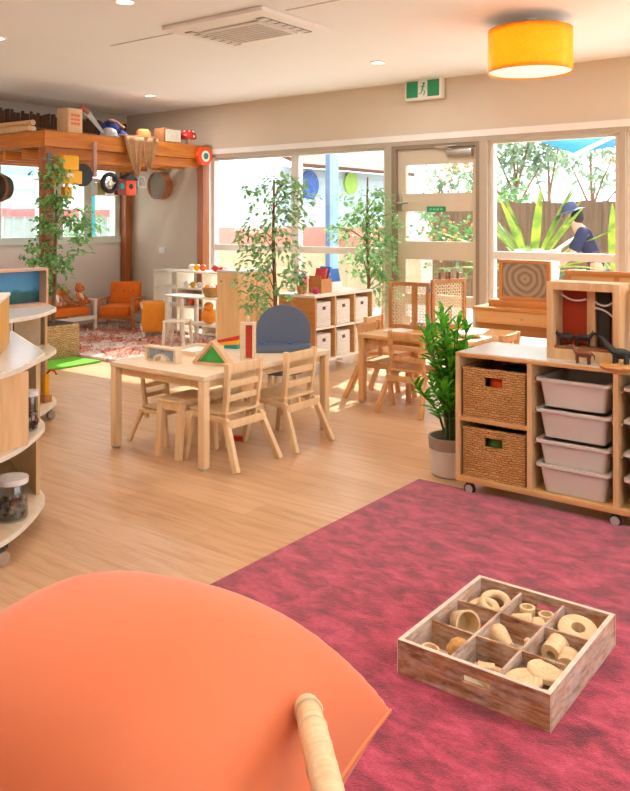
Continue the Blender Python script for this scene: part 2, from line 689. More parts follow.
# ------------------------------------------------------------------ ceiling fixtures
t = thing('air_conditioner', 'white square air conditioning cassette set in the ceiling', 'air conditioner', (-4.12, 4.58, CZ))
b = B()
b.box(-.5, .5, -.42, .42, -.035, 0, .012)
b.build('panel', 'white', t)
b = B()
b.box(-.30, .30, -.23, .23, -.05, -.036, .006)
gr = b.build('intake_grille', plain('grille grey', '#dcd8d2', .5), t)
b = B()
for k in range(9):
    y = -.18 + k * .045
    b.box(-.27, .27, y, y + .012, -.054, -.05)
b.build('louvre', plain('louvre grey', '#c6c1ba', .5), gr)
for s_ in (-1, 1):
    b = B()
    b.box(s_ * .36 - .035, s_ * .36 + .035, -.28, .28, -.0405, -.035)
    b.mi = 1
    for k in range(6):
        b.box(s_ * .36 - .03, s_ * .36 + .03, -.26 + k * .09, -.20 + k * .09, -.043, -.0405)
    b.build('air_vent', [plain('vent shadow', '#8f8b86', .6), 'frame'], t)

glow = plain('downlight lens', '#fff1dc', .4, var=0, emit=3)
dl_seen = [(-7.266, 6.368), (-4.07, 6.314), (-4.28, 3.534), (-5.95, 3.62)]
dl_lab = ['small round ceiling downlight above the timber loft', 'small round downlight in the ceiling near the green exit sign',
          'small round downlight at the top edge of the view, beyond the air conditioner', 'small round downlight near the left edge of the ceiling']
for (x, y), lb in zip(dl_seen, dl_lab):
    t = thing('ceiling_downlight', lb, 'ceiling light', (x, y, CZ), group='ceiling downlights')
    B().lathe([(.075, 0), (.075, -.008), (.06, -.012), (.055, -.006), (.055, 0)], 24).build('trim_ring', 'white', t)
    B().cyl((0, 0, -.007), .055, .005, 24).build('lens', glow, t)

t = thing('pendant_lamp', 'yellow fabric drum lamp with white diffuser hanging from the ceiling', 'lamp', (-2.325, 5.644, CZ))
b = B()
b.lathe([(.3, -.39), (.3, -.078), (.294, -.078), (.294, -.384)], 48, closed=True)
b.build('lamp_shade', leafmat('yellow shade fabric', '#f4b41c', '#f8be2c', 60), t)
B().cyl((0, 0, -.378), .293, .008, 48).build('diffuser', plain('white diffuser', '#f4efe6', .6, var=0, emit=.25), t)
b = B()
b.cyl((0, 0, -.02), .06, .02, 24).cyl((0, 0, -.2), .01, .19, 10)
b.build('mount', 'white', t)

t = thing('exit_sign', 'green and white running man exit sign under the ceiling', 'exit sign', (-4.19, WY - .05, 2.76))
B().box(-.215, .215, -.045, .03, -.11, .11, .008).build('housing', 'white', t)
B().box(-.195, -.06, -.049, -.045, -.085, .085).build('green_panel', 'green', t)
B().box(.055, .19, -.049, -.045, -.085, .085).build('green_panel', 'green', t)
b = B()
b.ball((.012, -.05, .052), (.014, .003, .014), 10)
b.bar((.01, -.05, .035), (-.006, -.05, -.012), .022, .003)
b.bar((-.006, -.05, -.012), (.026, -.05, -.03), .012, .003).bar((.026, -.05, -.03), (.012, -.05, -.07), .012, .003)
b.bar((-.006, -.05, -.012), (-.022, -.05, -.045), .012, .003).bar((-.022, -.05, -.045), (-.045, -.05, -.05), .012, .003)
b.bar((.008, -.05, .03), (.036, -.05, .012), .009, .003).bar((.008, -.05, .03), (-.026, -.05, .02), .009, .003)
b.build('running_figure', 'green', t)

# ------------------------------------------------------------------ the loft in the corner
lx1, ly0 = -7.30, 4.98
t = thing('timber_loft', 'orange stained timber play loft on posts built into the room corner', 'loft', (-8.1, 6.2, 0))
def P_(x, y):
    return x + 8.1, y - 6.2
for (x, y), mt in (((-7.36, 7.33), 'post'), ((-7.36, 5.04), 'post'), ((-8.9, 7.37), 'post')):
    lx_, ly_ = P_(x, y)
    B().box(lx_ - .055, lx_ + .055, ly_ - .055, ly_ + .055, 0, 2.165, .006).build('post', mt, t)
x_, y_ = P_(-7.36, 5.04)
B().box(x_ + .056, x_ + .066, y_ - .03, y_ + .02, 1.85, 2.1, .003).build('post_bracket', plain('blue grey bracket', '#6d7384', .4), t)
b = B()
b.box(*[lx1 - .045 + 8.1, lx1 + 8.1], ly0 - 6.2, 7.43 - 6.2, 2.168, 2.335, .004)
b.build('front_beam', 'beam', t)
b = B()
b.box(-8.96 + 8.1, lx1 - .05 + 8.1, ly0 - 6.2, ly0 + .045 - 6.2, 2.168, 2.335, .004)
b.build('side_beam', wood('orange stained pine along', '#bd6a22', '#d98a35', 'X'), t)
b = B()
b.box(-8.96 + 8.1, lx1 - .05 + 8.1, 7.385 - 6.2, 7.43 - 6.2, 2.168, 2.335)
b.build('side_beam', 'beam', t)
for k in range(5):
    x = -8.85 + k * .36
    B().box(x + 8.1 - .02, x + 8.1 + .02, ly0 + .05 - 6.2, 7.38 - 6.2, 2.06, 2.163).build('joist', 'beam', t)
b = B()
for k in range(8):
    x = -8.95 + 8.1 + k * .2
    b.box(x, x + .09, ly0 + .05 - 6.2, 7.38 - 6.2, 2.27, 2.30)
b.build('deck', wood('loft deck boards', '#7d5630', '#96693c', 'Y'), t)

DK = 2.30
BT = 2.335
# woven brush screen standing along the wall on the loft deck
t = thing('brush_screen', 'dark brown woven brush screen standing along the back of the loft deck', 'screen', (-8.7, 6.1, DK))
b = B()
for k in range(60):
    y = -1.1 + k * .037
    h = .40 + rnd.uniform(-.02, .02)
    b.tube([(rnd.uniform(-.01, .01), y, 0), (rnd.uniform(-.01, .01), y + rnd.uniform(-.01, .01), h)], .019, 6)
b.build('twigs', plain('brush twigs', '#5c4130', .9, var=.35, scale=60), t)
b = B()
for z in (.08, .22):
    b.bar((.026, -1.11, z), (.026, 1.1, z), .006, .02)
b.build('binding_wire', 'trunk', t)
for k, (y, z, ln, lb) in enumerate(((5.0, .071, 1.15, 'pale timber pole lying on the loft deck, nearest the front edge'),
                                    (5.08, .075, 1.1, 'pale timber pole lying on the loft deck, the second one back from the edge'),
                                    (5.04, .135, 1.15, 'pale timber pole resting on top of two others on the loft deck'))):
    b = B()
    b.tube([(-.75, 0, 0), (-.2, .01, .005), (ln - .75, -.01, 0)], [.034, .036, .03], 10)
    tag(b.build('timber_pole', 'maple' if k != 1 else 'pale', None, (-7.98, y, DK + z)), lb, 'pole', 'poles on the loft')

t = thing('cardboard_box', 'tan cardboard box with red print on the near corner of the loft', 'box', (-7.42, 5.36, BT), R(4))
B().box(-.085, .10, -.09, .10, 0, .265, .004).build('carton', 'card', t)
b = B()
for z, h, w_ in ((.19, .03, .06), (.145, .026, .055), (.10, .03, .062)):
    for k in range(3):
        b.box(.1005, .1015, -.055 + k * .042, -.055 + k * .042 + .034, z - h / 2, z + h / 2)
b.build('red_print', 'redink', t)
b = B()
b.box(-.03, .045, -.088, .098, .2652, .267)
b.build('packing_tape', plain('tape', '#b98f60', .4), t)

t = thing('hand_saw', 'grey hand saw with red brown handle leaning on the loft beam', 'saw', (-7.36, 5.58, BT))
b = B()
b.prism([(-.10, .30), (.22, .035), (.255, .06), (.0, .34), (-.04, .36)], -.004, .004, Matrix.Rotation(PI / 2, 4, 'Z') @ RX @ Matrix.Diagonal((.8, .8, 1, 1)))
b.build('blade', plain('dull saw steel', '#a9adb0', .35, .6), t)
b = B()
b.bar((0, -.105, .30), (0, -.01, .235), .035, .05, .012)
b.bar((0, -.09, .25), (0, -.125, .275), .03, .035, .01)
b.build('handle', 'red' if False else plain('red brown handle', '#96402c', .5), t)

t = thing('hard_hat', 'grey dome helmet resting on the loft beam beneath the blue cloth', 'helmet', (-7.40, 5.88, BT))
b = B()
b.lathe([(.14, 0), (.14, .008), (.10, .014), (.095, .05), (.075, .085), (.04, .105), (.004, .11)], 20)
b.build('shell', plain('grey helmet', '#b3b3b4', .4), t)
t = thing('blue_bundle', 'dark blue cloth bundle on the loft just behind the grey helmet', 'cloth', (-7.50, 6.0, DK))
b = B()
b.ball((0, 0, .16), (.10, .10, .10), 14).ball((.02, .10, .07), (.10, .09, .07), 12).ball((-.03, -.08, .1), (.09, .08, .1), 12)
b.build('cloth', plain('royal blue cloth', '#2a3a86', .85, var=.2, scale=20), t)
B().tube([(.03, -.07, .24), (.07, .0, .22), (.09, .10, .16)], .022, 8).build('roll', 'leather', t)

t = thing('hessian_cloth', 'tan hessian cloth draped over the loft beam, hanging in two points', 'cloth', (-7.28, 6.22, BT))
b = B()
def drape(y0, y1, yb, zb, zt=.02, n=7):
    rows = []
    for i in range(n + 1):
        f = i / n
        ya, yc = y0 + (yb - .035 - y0) * f ** 1.2, y1 + (yb + .035 - y1) * f ** 1.2
        row = []
        for j in range(9):
            g = j / 8
            row.append(b.bm.verts.new((.014 + .022 * math.sin(g * 14 + f) * (.4 + f * .6) + .02, ya + (yc - ya) * g, zt + (zb - zt) * f)))
        rows.append(row)
    for a, c in zip(rows, rows[1:]):
        for j in range(8):
            b.bm.faces.new((a[j], a[j + 1], c[j + 1], c[j]))
drape(-.26, .02, -.07, -.42)
drape(-.02, .26, .10, -.34)
b.box(-.13, .035, -.27, .25, .012, .035, .008)
o = b.build('cloth', 'tan', t)
sm = o.modifiers.new('thick', 'SOLIDIFY')
sm.thickness = .008
t = thing('orange_hat', 'orange brown felt hat on the loft above the hessian cloth', 'hat', (-7.42, 6.40, BT + .035))
B().lathe([(.15, 0), (.155, .012), (.09, .02), (.085, .07), (.06, .10), (.01, .105)], 20).build('crown', plain('orange brown felt', '#c2753c', .85, var=.1), t)
t = thing('hanging_ring', 'grey metal D ring hanging from the tip of the hessian cloth', 'ring', (-7.235, 6.21, 1.84))
b = B()
b.tube([(0, -.05, -.06), (0, -.055, 0), (0, -.03, .055), (0, .03, .055), (0, .055, 0), (0, .05, -.06), (0, -.05, -.06)], .014, 8, False)
b.build('ring', plain('zinc grey', '#b9bcc0', .4, .5), t)

t = thing('picture_block', 'wooden box with a pale printed front on the loft beam beside a toadstool', 'box', (-7.38, 6.74, BT), R(0))
B().box(-.09, .08, -.13, .15, 0, .17, .004).build('box_body', 'leather', t)
B().box(.081, .086, -.10, .14, .012, .158).build('printed_front', plain('faded print', '#e4dccb', .6, var=.1, scale=20), t)
t = thing('toadstool', 'red toadstool with white spots standing on the loft beam', 'toadstool', (-7.37, 7.08, BT))
B().lathe([(.03, 0), (.035, .02), (.025, .08)], 14).build('stem', 'plush2', t)
b = B()
b.lathe([(.02, .07), (.10, .075), (.105, .10), (.09, .145), (.05, .18), (.004, .19)], 20)
cp = b.build('cap', 'red', t)
b = B()
for k in range(10):
    a, h = k * 2.4, .1 + (k % 3) * .03
    r_ = .098 - (h - .1) * .55
    b.ball((r_ * math.cos(a), r_ * math.sin(a), h), .015, 8)
b.build('spot', 'paper', cp)
t = thing('hanging_plaque', 'orange red round wooden plaque with white centre on the end post of the loft', 'plaque', (-7.268, 7.25, 2.20))
b = B()
b.prism([(.125 * math.cos(R(30 + 60 * k)), .125 * math.sin(R(30 + 60 * k)) * 1.05) for k in range(6)], -.03, .03, RY)
b.build('plaque', 'redorange', t)
b = B()
b.cyl((.031, 0, 0), .07, .006, 20, RY).mi = 1
b.cyl((.037, 0, 0), .04, .006, 16, RY)
b.build('centre_disc', ['paper', 'teal'], t)

# toys hanging below the loft beam
t = thing('toy_digger', 'yellow toy digger hanging on the loft post below the beam', 'toy', (-7.23, 5.22, 1.72))
b = B()
b.box(-.05, .06, -.17, .13, .06, .20, .015).box(-.05, .05, -.10, .10, .20, .36, .02)
b.build('cab', 'yellow', t)
B().box(-.04, .04, -.07, .02, -.10, .03, .012).build('bucket', 'yellow', t)
B().box(-.015, .02, -.04, -.01, .03, .06).build('arm', 'yellow', t)
B().lathe([(.09, -.03), (.12, -.025), (.12, .025), (.09, .03)], 20, (0, .17, .16), RY).build('tyre', 'black', t)
B().box(.061, .064, -.06, .02, .13, .165).build('badge', 'paper', t)
t = thing('toy_wheel_fork', 'wooden fork with a black tyred wheel hanging under the loft beam', 'toy', (-7.24, 5.58, 1.79))
b = B()
b.bar((0, -.02, .08), (0, -.02, .46), .035, .045, .005).bar((0, -.22, .06), (0, .12, .03), .03, .04, .006)
b.build('fork', plain('pinkish timber', '#b58f7c', .6), t)
b = B()
b.ring((.03, .16, .02), .095, .025, 24, 8, RY)
b.build('tyre', 'black', t)
b = B()
b.cyl((.02, .16, .02), .03, .03, 14, RY)
for k in range(5):
    a = k * 2 * PI / 5
    b.bar((.03, .16, .02), (.03, .16 + .085 * math.cos(a), .02 + .085 * math.sin(a)), .012, .015)
b.build('spokes', 'paper', t)
t = thing('white_toy_bin', 'small white and olive tin hanging below the wheel under the loft', 'tin', (-7.33, 5.77, 1.67))
B().box(-.05, .05, -.14, .13, 0, .14, .01).build('tin', 'paper', t)
B().box(.051, .054, -.14, -.04, .005, .135).build('olive_panel', plain('olive', '#8f8a4e', .6), t)
t = thing('bird_house', 'small red bird house with a round hole hanging under the loft', 'bird house', (-7.27, 6.0, 1.68))
b = B()
b.box(-.05, .05, -.02, .12, 0, .17, .008)
b.build('house_front', 'redorange', t)
b = B()
b.box(-.06, .045, -.14, -.021, 0, .19, .006)
b.mi = 1
b.ball((.046, -.08, .10), (.008, .035, .035), 10)
b.build('side_box', [plain('dark red', '#7a2c24', .5), 'teal'], t)
B().cyl((.0505, .05, .10), .03, .004, 16, RY).build('hole', 'black', t)
B().prism([(-.08, .17), (.05, .25), (.15, .17)], -.06, .06, Matrix.Rotation(PI / 2, 4, 'Z') @ RX).build('roof', plain('charcoal roof', '#3b3434', .6), t)
t = thing('round_basket', 'dark woven basket hanging below the loft at the left edge', 'basket', (-8.02, 4.96, 1.75))
b = B()
b.lathe([(.02, -.05), (.12, -.045), (.15, .03), (.15, .05), (.135, .05), (.11, -.02), (.02, -.03)], 20, m=RX)
b.build('basket_body', weave('dark weave', '#6c5a48', '#54463a', '#2e241c'), t)
B().ring((0, -.05, 0), .146, .013, 24, 8, RX).build('rim', 'leather', t)

t = thing('wall_sieve', 'round wooden drum sieve hanging on the beige wall beside the loft', 'sieve', (-8.23, WY - .001, 1.86))
b = B()
b.lathe([(.182, 0), (.182, .13), (.170, .13), (.170, 0)], 36, m=RX, closed=True)
b.build('hoop', wood('steam bent hoop', '#a3683f', '#bd8258', 'X'), t)
B().cyl((0, -.10, 0), .170, .012, 36, RX).build('mesh_face', plain('taupe mesh', '#8d8172', .8, var=.15, scale=90), t)
t = thing('wall_switch', 'white switch plate on the wall below the drum sieve', 'switch', (-8.25, WY, .99))
B().box(-.06, .06, -.01, 0, -.04, .04, .003).build('plate', 'white', t)
B().box(-.012, .012, -.016, -.01, -.02, .02, .002).build('rocker', 'white', t)

# ------------------------------------------------------------------ play corner
b = B()
b.box(-8.85, -6.35, 5.13, 7.25, .001, .03, .01)
for k in range(900):
    x, y = rnd.uniform(-8.83, -6.36), rnd.uniform(5.15, 7.24)
    b.leaf((x, y, .028), (rnd.uniform(-1, 1), rnd.uniform(-1, 1), .6), (0, 0, 1), .05, .02)
tag(b.build('shag_rug', 'shag'), 'red and cream shaggy rug on the floor beneath the loft', 'rug')
b = B()
b.box(-7.32, -6.49, 4.40, 5.06, .032, .05, .004)
b.bm.verts.ensure_lookup_table()
o = b.build('turf_mat', 'turf')
for v in o.data.vertices:
    v.co.z -= .03
tag(o, 'bright green turf mat on the floor beside the woven planter', 'mat')

# kids armchair
def armchair(name, label, loc, rz, w=.5):
    t = thing(name, label, 'armchair', loc, rz)
    h = w / 2
    b = B()
    b.box(-h + .04, h - .04, -.20, .22, .17, .29, .03)
    b.build('seat', 'orange', t)
    b = B()
    b.box(-h + .03, h - .03, -.30, -.19, .22, .60, .03, m=Matrix.Translation((0, -.03, .3)) @ Matrix.Rotation(R(8), 4, 'X') @ Matrix.Translation((0, 0, -.3)))
    b.build('backrest', 'orange', t)
    b = B()
    for x in (-.12, 0, .12):
        b.ball((x, -.215, .45), (.012, .006, .012), 8)
    b.build('tufting', plain('stitched button', '#b9580a', .8), t)
    for s_ in (-1, 1):
        b = B()
        b.bar((s_ * h, -.30, .36), (s_ * h, .20, .37), .045, .025, .006)
        b.build('armrest', 'honey', t)
        for y in (-.26, .17):
            B().bar((s_ * h, y, 0), (s_ * h, y, .355), .035, .035, .005).build('leg', 'honey', t)
    B().box(-h + .02, h - .02, .14, .17, .12, .17).build('front_rail', 'honey', t)
    return t
armchair('kids_armchair', 'orange buttoned armchair with wooden arms in the room corner', (-8.26, 6.72, .028), R(213), .46)
# small amber stool in front of it with pale rails
t = thing('amber_stool', 'amber box stool with pale wooden rails, right of the orange armchair', 'stool', (-7.39, 6.52, .028), R(-38))
B().box(-.18, .18, -.13, .13, .06, .40, .012).build('seat_box', 'orange2', t)
for z in (.10, .36):
    B().box(-.195, .195, -.145, -.131, z - .025, z + .025, .004).build('rail', 'pale', t)
    B().box(-.195, .195, .131, .145, z - .025, z + .025, .004).build('rail', 'pale', t)
for x in (-.16, .16):
    for y in (-.115, .115):
        B().box(x - .018, x + .018, y - .014, y + .014, 0, .06).build('leg', 'pale', t)

# orange sofa along the left wall
t = thing('kids_sofa', 'low orange sofa with wooden frame along the wall below the windows', 'sofa', (-8.60, 5.84, .028), R(-90))
B().box(-.52, .52, -.20, .24, .19, .30, .03).build('seat', 'orange', t)
B().box(-.52, .52, -.33, -.21, .22, .52, .03).build('backrest', 'orange', t)
B().box(-.58, .58, .245, .275, .13, .18).build('frame_rail', 'pale', t)
B().box(-.58, .58, -.34, -.31, .13, .18).build('frame_rail', 'pale', t)
for s_ in (-1, 1):
    B().bar((s_ * .58, -.33, .37), (s_ * .58, .28, .37), .05, .025, .006).build('armrest', 'pale', t)
    for y in (-.30, .25):
        B().bar((s_ * .58, y, 0), (s_ * .58, y, .355), .04, .04, .005).build('leg', 'pale', t)

def doll(name, label, cat, loc, rz, fur, shirt, hair=None, s=1.0):
    t = thing(name, label, cat, loc, rz)
    t.scale = (s, s, s)
    b = B()
    b.ball((0, 0, .10), (.075, .065, .10), 14).ball((0, .015, .245), (.07, .065, .07), 14)
    for q in (-1, 1):
        b.tube([(q * .06, .01, .165), (q * .10, .05, .11), (q * .085, .10, .08)], [.03, .027, .022], 8)
        b.tube([(q * .04, .03, .035), (q * .06, .12, .035), (q * .065, .16, .045)], [.04, .035, .03], 8)
        if hair is None:
            b.ball((q * .05, 0, .305), (.026, .018, .026), 10)
    b.ball((0, .075, .235), (.03, .025, .022), 10)
    b.build('body', fur, t)
    b = B()
    b.ball((-.025, .076, .265), .008, 6).ball((.025, .076, .265), .008, 6).ball((0, .10, .24), .008, 6)
    b.build('face', 'black', t)
    if shirt:
        b = B()
        b.lathe([(.08, .05), (.082, .11), (.06, .17), (.035, .185)], 14)
        b.build('shirt', shirt, t)
    if hair:
        B().ball((0, -.01, .262), (.078, .068, .068), 14).build('hair', hair, t)
    return t
SZ = .345
doll('teddy_bear', 'orange brown teddy bear sitting on the orange sofa, nearest the armchair', 'teddy bear', (-8.50, 6.28, SZ), R(-60), 'plush', 'plush2', None, .82)
doll('rag_doll', 'dark haired rag doll in white on the orange sofa between two bears', 'doll', (-8.50, 5.92, SZ), R(-65), 'skin', 'paper', 'hair', .82)
doll('teddy_bear', 'small tan teddy bear on the orange sofa beside the dark haired doll', 'teddy bear', (-8.52, 6.10, SZ), R(-60), plain('tan plush', '#b5814f', .95, var=.15, scale=60), None, None, .68)
doll('cloth_doll', 'pale cloth doll at the near end of the orange sofa', 'doll', (-8.48, 5.74, SZ), R(-60), 'plush2', 'redorange', None, .72)

# the play kitchen shelving
t = thing('play_shelf', 'pale wooden toy shelf unit with open backs beyond the play table', 'shelf', (-7.05, 6.93, .028), 0)
def cubby(x0, x1, z0, z1, y0=-.14, y1=.14):
    pass
for x in (-.62, -.22, .22, .62):
    B().box(x - .012, x + .012, -.14, .14, 0, .76).build('side_panel', 'pale', t)
for x0, x1 in ((-.608, -.232), (-.208, .208), (.232, .608)):
    for z in (.03, .33, .55, .75):
        B().box(x0, x1, -.138, .138, z - .01, z + .01).build('shelf', 'pale', t)
B().box(-.208, .208, .125, .137, .34, .54).build('back_panel', plain('warm brown back', '#c69a7e', .7), t)
B().box(.232, .608, .125, .137, .04, .32).build('back_panel', plain('warm brown back', '#d08c60', .7), t)
toyc = ['red', 'yellow', 'redorange', 'green', 'paper', 'orange2']
def toyball(x, y, z, c, lb, r=.035, nm='toy_fruit', cat='toy', grp=None):
    o = B().ball((0, 0, r * .9), (r, r, r * .9), 12).build(nm, c, None, (x, y, z))
    tag(o, lb, cat, grp)
cn = {'red': 'red', 'yellow': 'yellow', 'redorange': 'orange red', 'green': 'green', 'paper': 'white', 'orange2': 'amber'}
for k, (x, z, c) in enumerate(((-7.12, .788, 'paper'), (-7.03, .788, 'yellow'), (-6.93, .788, 'redorange'), (-6.72, .788, 'red'), (-6.62, .788, 'red'), (-6.55, .788, 'paper'))):
    lbs = ['white toy fruit on top of the pale play shelf', 'yellow toy fruit on top of the pale play shelf', 'orange toy fruit on top of the pale play shelf',
           'larger red toy apple on top of the pale play shelf', 'smaller red toy apple at the end of the play shelf top', 'white toy egg at the end of the play shelf top']
    toyball(x, 6.90, z, c, lbs[k], .045 if k != 4 else .036, grp='toy food on the play shelf')
for k, (x, c) in enumerate(((-7.17, 'paper'), (-7.06, 'yellow'), (-6.95, 'paper'))):
    toyball(x, 6.86, .588, c, ['white toy cup in the middle bay of the play shelf', 'yellow toy ball in the middle bay of the play shelf', 'second white toy cup in the middle bay of the play shelf, to its right'][k], .04, grp='toys in the play shelf bay')
toyball(-7.1, 6.88, .368, 'redorange', 'orange red toy bowl low in the middle bay of the play shelf', .05)

t = thing('play_table', 'slim pale wooden play bench with an orange cloth, in front of the toy shelf', 'table', (-6.75, 6.45, .028))
B().box(-.22, .62, -.13, .16, .50, .52, .004).build('tabletop', 'pale', t)
for x in (-.2, .04, .6):
    B().box(x - .018, x + .018, -.12, -.085, 0, .50).build('leg', 'pale', t)
    B().box(x - .018, x + .018, .11, .145, 0, .50).build('leg', 'pale', t)
B().box(.06, .58, -.11, .13, .20, .215).build('shelf', 'pale', t)
t = thing('toy_basket', 'small round wicker basket of toy food at the end of the play bench', 'basket', (-6.33, 6.47, .548))
B().lathe([(.10, 0), (.125, .06), (.13, .11), (.118, .11), (.11, .05), (.09, .012)], 20).build('basket_body', 'wicker', t)
for k in range(6):
    a = k * PI / 3
    o = B().ball((0, 0, 0), .038, 10).build('toy_fruit', ['redorange', 'green', 'yellow', 'red', 'orange2', 'paper'][k], None, (-6.33 + .065 * math.cos(a), 6.47 + .065 * math.sin(a), .548 + .105))
    tag(o, ['orange red', 'green', 'yellow', 'red', 'amber', 'white'][k] + ' toy fruit in the small wicker basket on the play bench', 'toy', 'toy fruit in the basket')
t = thing('teddy_cushion', 'orange soft toy sitting on the lower shelf of the play bench', 'soft toy', (-6.38, 6.45, .245))
B().ball((0, 0, .09), (.10, .08, .09), 12).ball((.02, -.03, .2), (.06, .055, .05), 12).build('body', 'orange2', t)
t = thing('low_stool', 'small white stool beside the play bench', 'stool', (-6.60, 6.18, .028), R(20))
B().box(-.13, .13, -.11, .11, .25, .27, .004).build('seat', 'pale', t)
for x in (-.11, .11):
    for y in (-.09, .09):
        B().bar((x * 1.1, y * 1.1, 0), (x, y, .25), .03, .03).build('leg', 'pale', t)

# ------------------------------------------------------------------ foliage plants
def ficus(name, label, loc, trunk_h, crown, n, mat, pot, leaf=(.06, .032), seed=1, lean=(0, 0), droop=.5, group=None):
    r = random.Random(seed)
    t = thing(name, label, 'indoor tree', loc, 0, group)
    pot(t)
    b = B()
    b.tube([(0, 0, .12), (lean[0] * .3 + .015, lean[1] * .3, trunk_h * .4), (lean[0] * .7 - .01, lean[1] * .7, trunk_h * .7), (lean[0], lean[1], trunk_h)], [.022, .018, .014, .008], 8)
    lv = []
    for (cx, cy, cz, rx, ry, rz, k) in crown:
        for q in range(k):
            while True:
                u = Vector((r.uniform(-1, 1), r.uniform(-1, 1), r.uniform(-1, 1)))
                if u.length < 1:
                    break
            lv.append(Vector((cx + u.x * rx, cy + u.y * ry, cz + u.z * rz)))
    nb = 0
    for k, c in enumerate(lv):
        if k % 9 == 0:
            zz = max(trunk_h * .35, min(trunk_h, c.z - .15))
            f = zz / trunk_h
            b.tube([(lean[0] * f, lean[1] * f, zz), (Vector((lean[0] * f, lean[1] * f, zz)) + c) / 2 + Vector((0, 0, .04)), c], [.006, .004, .002], 5)
    b.build('trunk', 'trunk', t)
    b = B()
    for c in lv:
        out = Vector((c.x - lean[0], c.y - lean[1], 0))
        for q in range(n):
            d = (out.normalized() * .6 if out.length > .01 else Vector((0, 0, 0))) + Vector((r.uniform(-1, 1), r.uniform(-1, 1), r.uniform(-1, .4) - droop * .4))
            L = r.uniform(.75, 1.2) * leaf[0]
            b.leaf(c + Vector((r.uniform(-.05, .05), r.uniform(-.05, .05), r.uniform(-.05, .05))), d, (r.uniform(-.5, .5), r.uniform(-.5, .5), 1), L, L * leaf[1] / leaf[0])
    b.build('foliage', mat, t, smooth=False)
    return t

def wovenpot(t):
    b = B()
    b.box(-.19, .19, -.19, .19, 0, .33, .01)
    b.build('basket_planter', 'basketw', t)
    B().box(-.17, .17, -.17, .17, .331, .335).build('soil', 'soil', t)
def plainpot(t):
    B().lathe([(.13, 0), (.17, .25), (.175, .28), (.155, .28), (.15, .24)], 24).build('pot', 'greypot', t)
    B().cyl((0, 0, .24), .148, .01, 20).build('soil', 'soil', t)
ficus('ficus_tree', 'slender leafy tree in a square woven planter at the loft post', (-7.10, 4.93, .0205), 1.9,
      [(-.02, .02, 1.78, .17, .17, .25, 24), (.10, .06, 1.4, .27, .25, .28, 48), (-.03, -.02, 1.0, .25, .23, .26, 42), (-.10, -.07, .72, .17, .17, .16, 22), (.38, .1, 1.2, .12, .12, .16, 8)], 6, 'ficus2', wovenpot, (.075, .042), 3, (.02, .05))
ficus('ficus_tree', 'leafy green ficus standing before the window, beside the tall wooden cabinet', (-4.58, 5.43, 0), 1.75,
      [(.0, .0, 1.62, .28, .28, .22, 32), (-.05, .0, 1.25, .33, .33, .25, 52), (0, 0, .92, .36, .36, .17, 36), (-.08, 0, .68, .22, .22, .14, 18), (.2, .1, 1.55, .17, .17, .2, 16)], 8, 'ficus', plainpot, (.056, .032), 5)
ficus('ficus_tree', 'leafy green ficus behind the storage cubes, nearest the door', (-4.72, 7.12, 0), 1.85,
      [(0, 0, 1.55, .30, .22, .26, 44), (-.12, -.05, 1.3, .28, .22, .2, 34), (.12, 0, 1.0, .26, .22, .26, 36), (.22, .0, .72, .2, .2, .2, 20), (.3, -.05, 1.3, .16, .16, .2, 14), (-.1, 0, .95, .22, .2, .14, 18)], 8, 'ficus', plainpot, (.058, .034), 9)

# ------------------------------------------------------------------ children's tables and chairs
def table(name, label, x0, x1, y0, y1, h, wood_, leg):
    cx, cy = (x0 + x1) / 2, (y0 + y1) / 2
    t = thing(name, label, 'table', (cx, cy, 0))
    hx, hy = (x1 - x0) / 2, (y1 - y0) / 2
    B().box(-hx, hx, -hy, hy, h - .03, h, .006).build('tabletop', wood_, t)
    b = B()
    i = .06
    b.box(-hx + i, hx - i, -hy + i - .018, -hy + i, h - .08, h - .031).box(-hx + i, hx - i, hy - i, hy - i + .018, h - .08, h - .031)
    b.box(-hx + i - .018, -hx + i, -hy + i, hy - i, h - .08, h - .031).box(hx - i, hx - i + .018, -hy + i, hy - i, h - .08, h - .031)
    b.build('apron', leg, t)
    for sx in (-1, 1):
        for sy in (-1, 1):
            x, y = sx * (hx - .028), sy * (hy - .028)
            lg = B().box(x - .024, x + .024, y - .024, y + .024, .012, h - .031, .004).build('leg', leg, t)
            B().box(x - .018, x + .018, y - .018, y + .018, 0, .012).build('foot_pad', 'steel', lg)
    return t

table('kids_table', 'pale birch table with coloured blocks on it, in the middle of the wooden floor', -4.02, -3.21, 3.20, 4.39, .53, 'birch', 'beech')


def make_chair(name, label, wd):
    t = thing(name, label, 'chair')
    b = B()
    b.box(-.15, .15, -.13, .17, .293, .309, .007)
    b.build('seat', wd if wd == 'chairwood' else 'beech', t)
    for s_ in (-1, 1):
        B().bar((s_ * .15, .14, .29), (s_ * .168, .185, 0), .03, .036, .004, (0, 1, 0)).build('leg', wd, t)
        b = B()
        b.bar((s_ * .185, -.245, .0), (s_ * .146, -.125, .27), .03, .038, .004, (0, 1, 0))
        b.build('leg', wd, t)
        B().bar((s_ * .149, -.14, .262), (s_ * .150, .155, .278), .024, .03, .003).build('side_rail', wd, t)
        b = B()
        pts = [(s_ * .128, -.09, .2), (s_ * .130, -.108, .33), (s_ * .134, -.128, .46), (s_ * .138, -.135, .59)]
        for p, q in zip(pts, pts[1:]):
            b.bar(p, q, .024, .036, .003, (0, 1, 0))
        b.build('back_post', wd, t)
    B().bar((-.16, -.152, .245), (.16, -.152, .245), .022, .044, .004).build('rear_rail', wd, t)
    for z, h, y in ((.555, .055, -.134), (.465, .038, -.129), (.385, .038, -.117)):
        B().box(-.126, .126, y - .009, y + .009, z - h / 2, z + h / 2, .004).build('back_slat', wd, t)
    B().bar((-.15, .135, .268), (.15, .135, .268), .022, .035, .003).build('front_rail', wd, t)
    return t

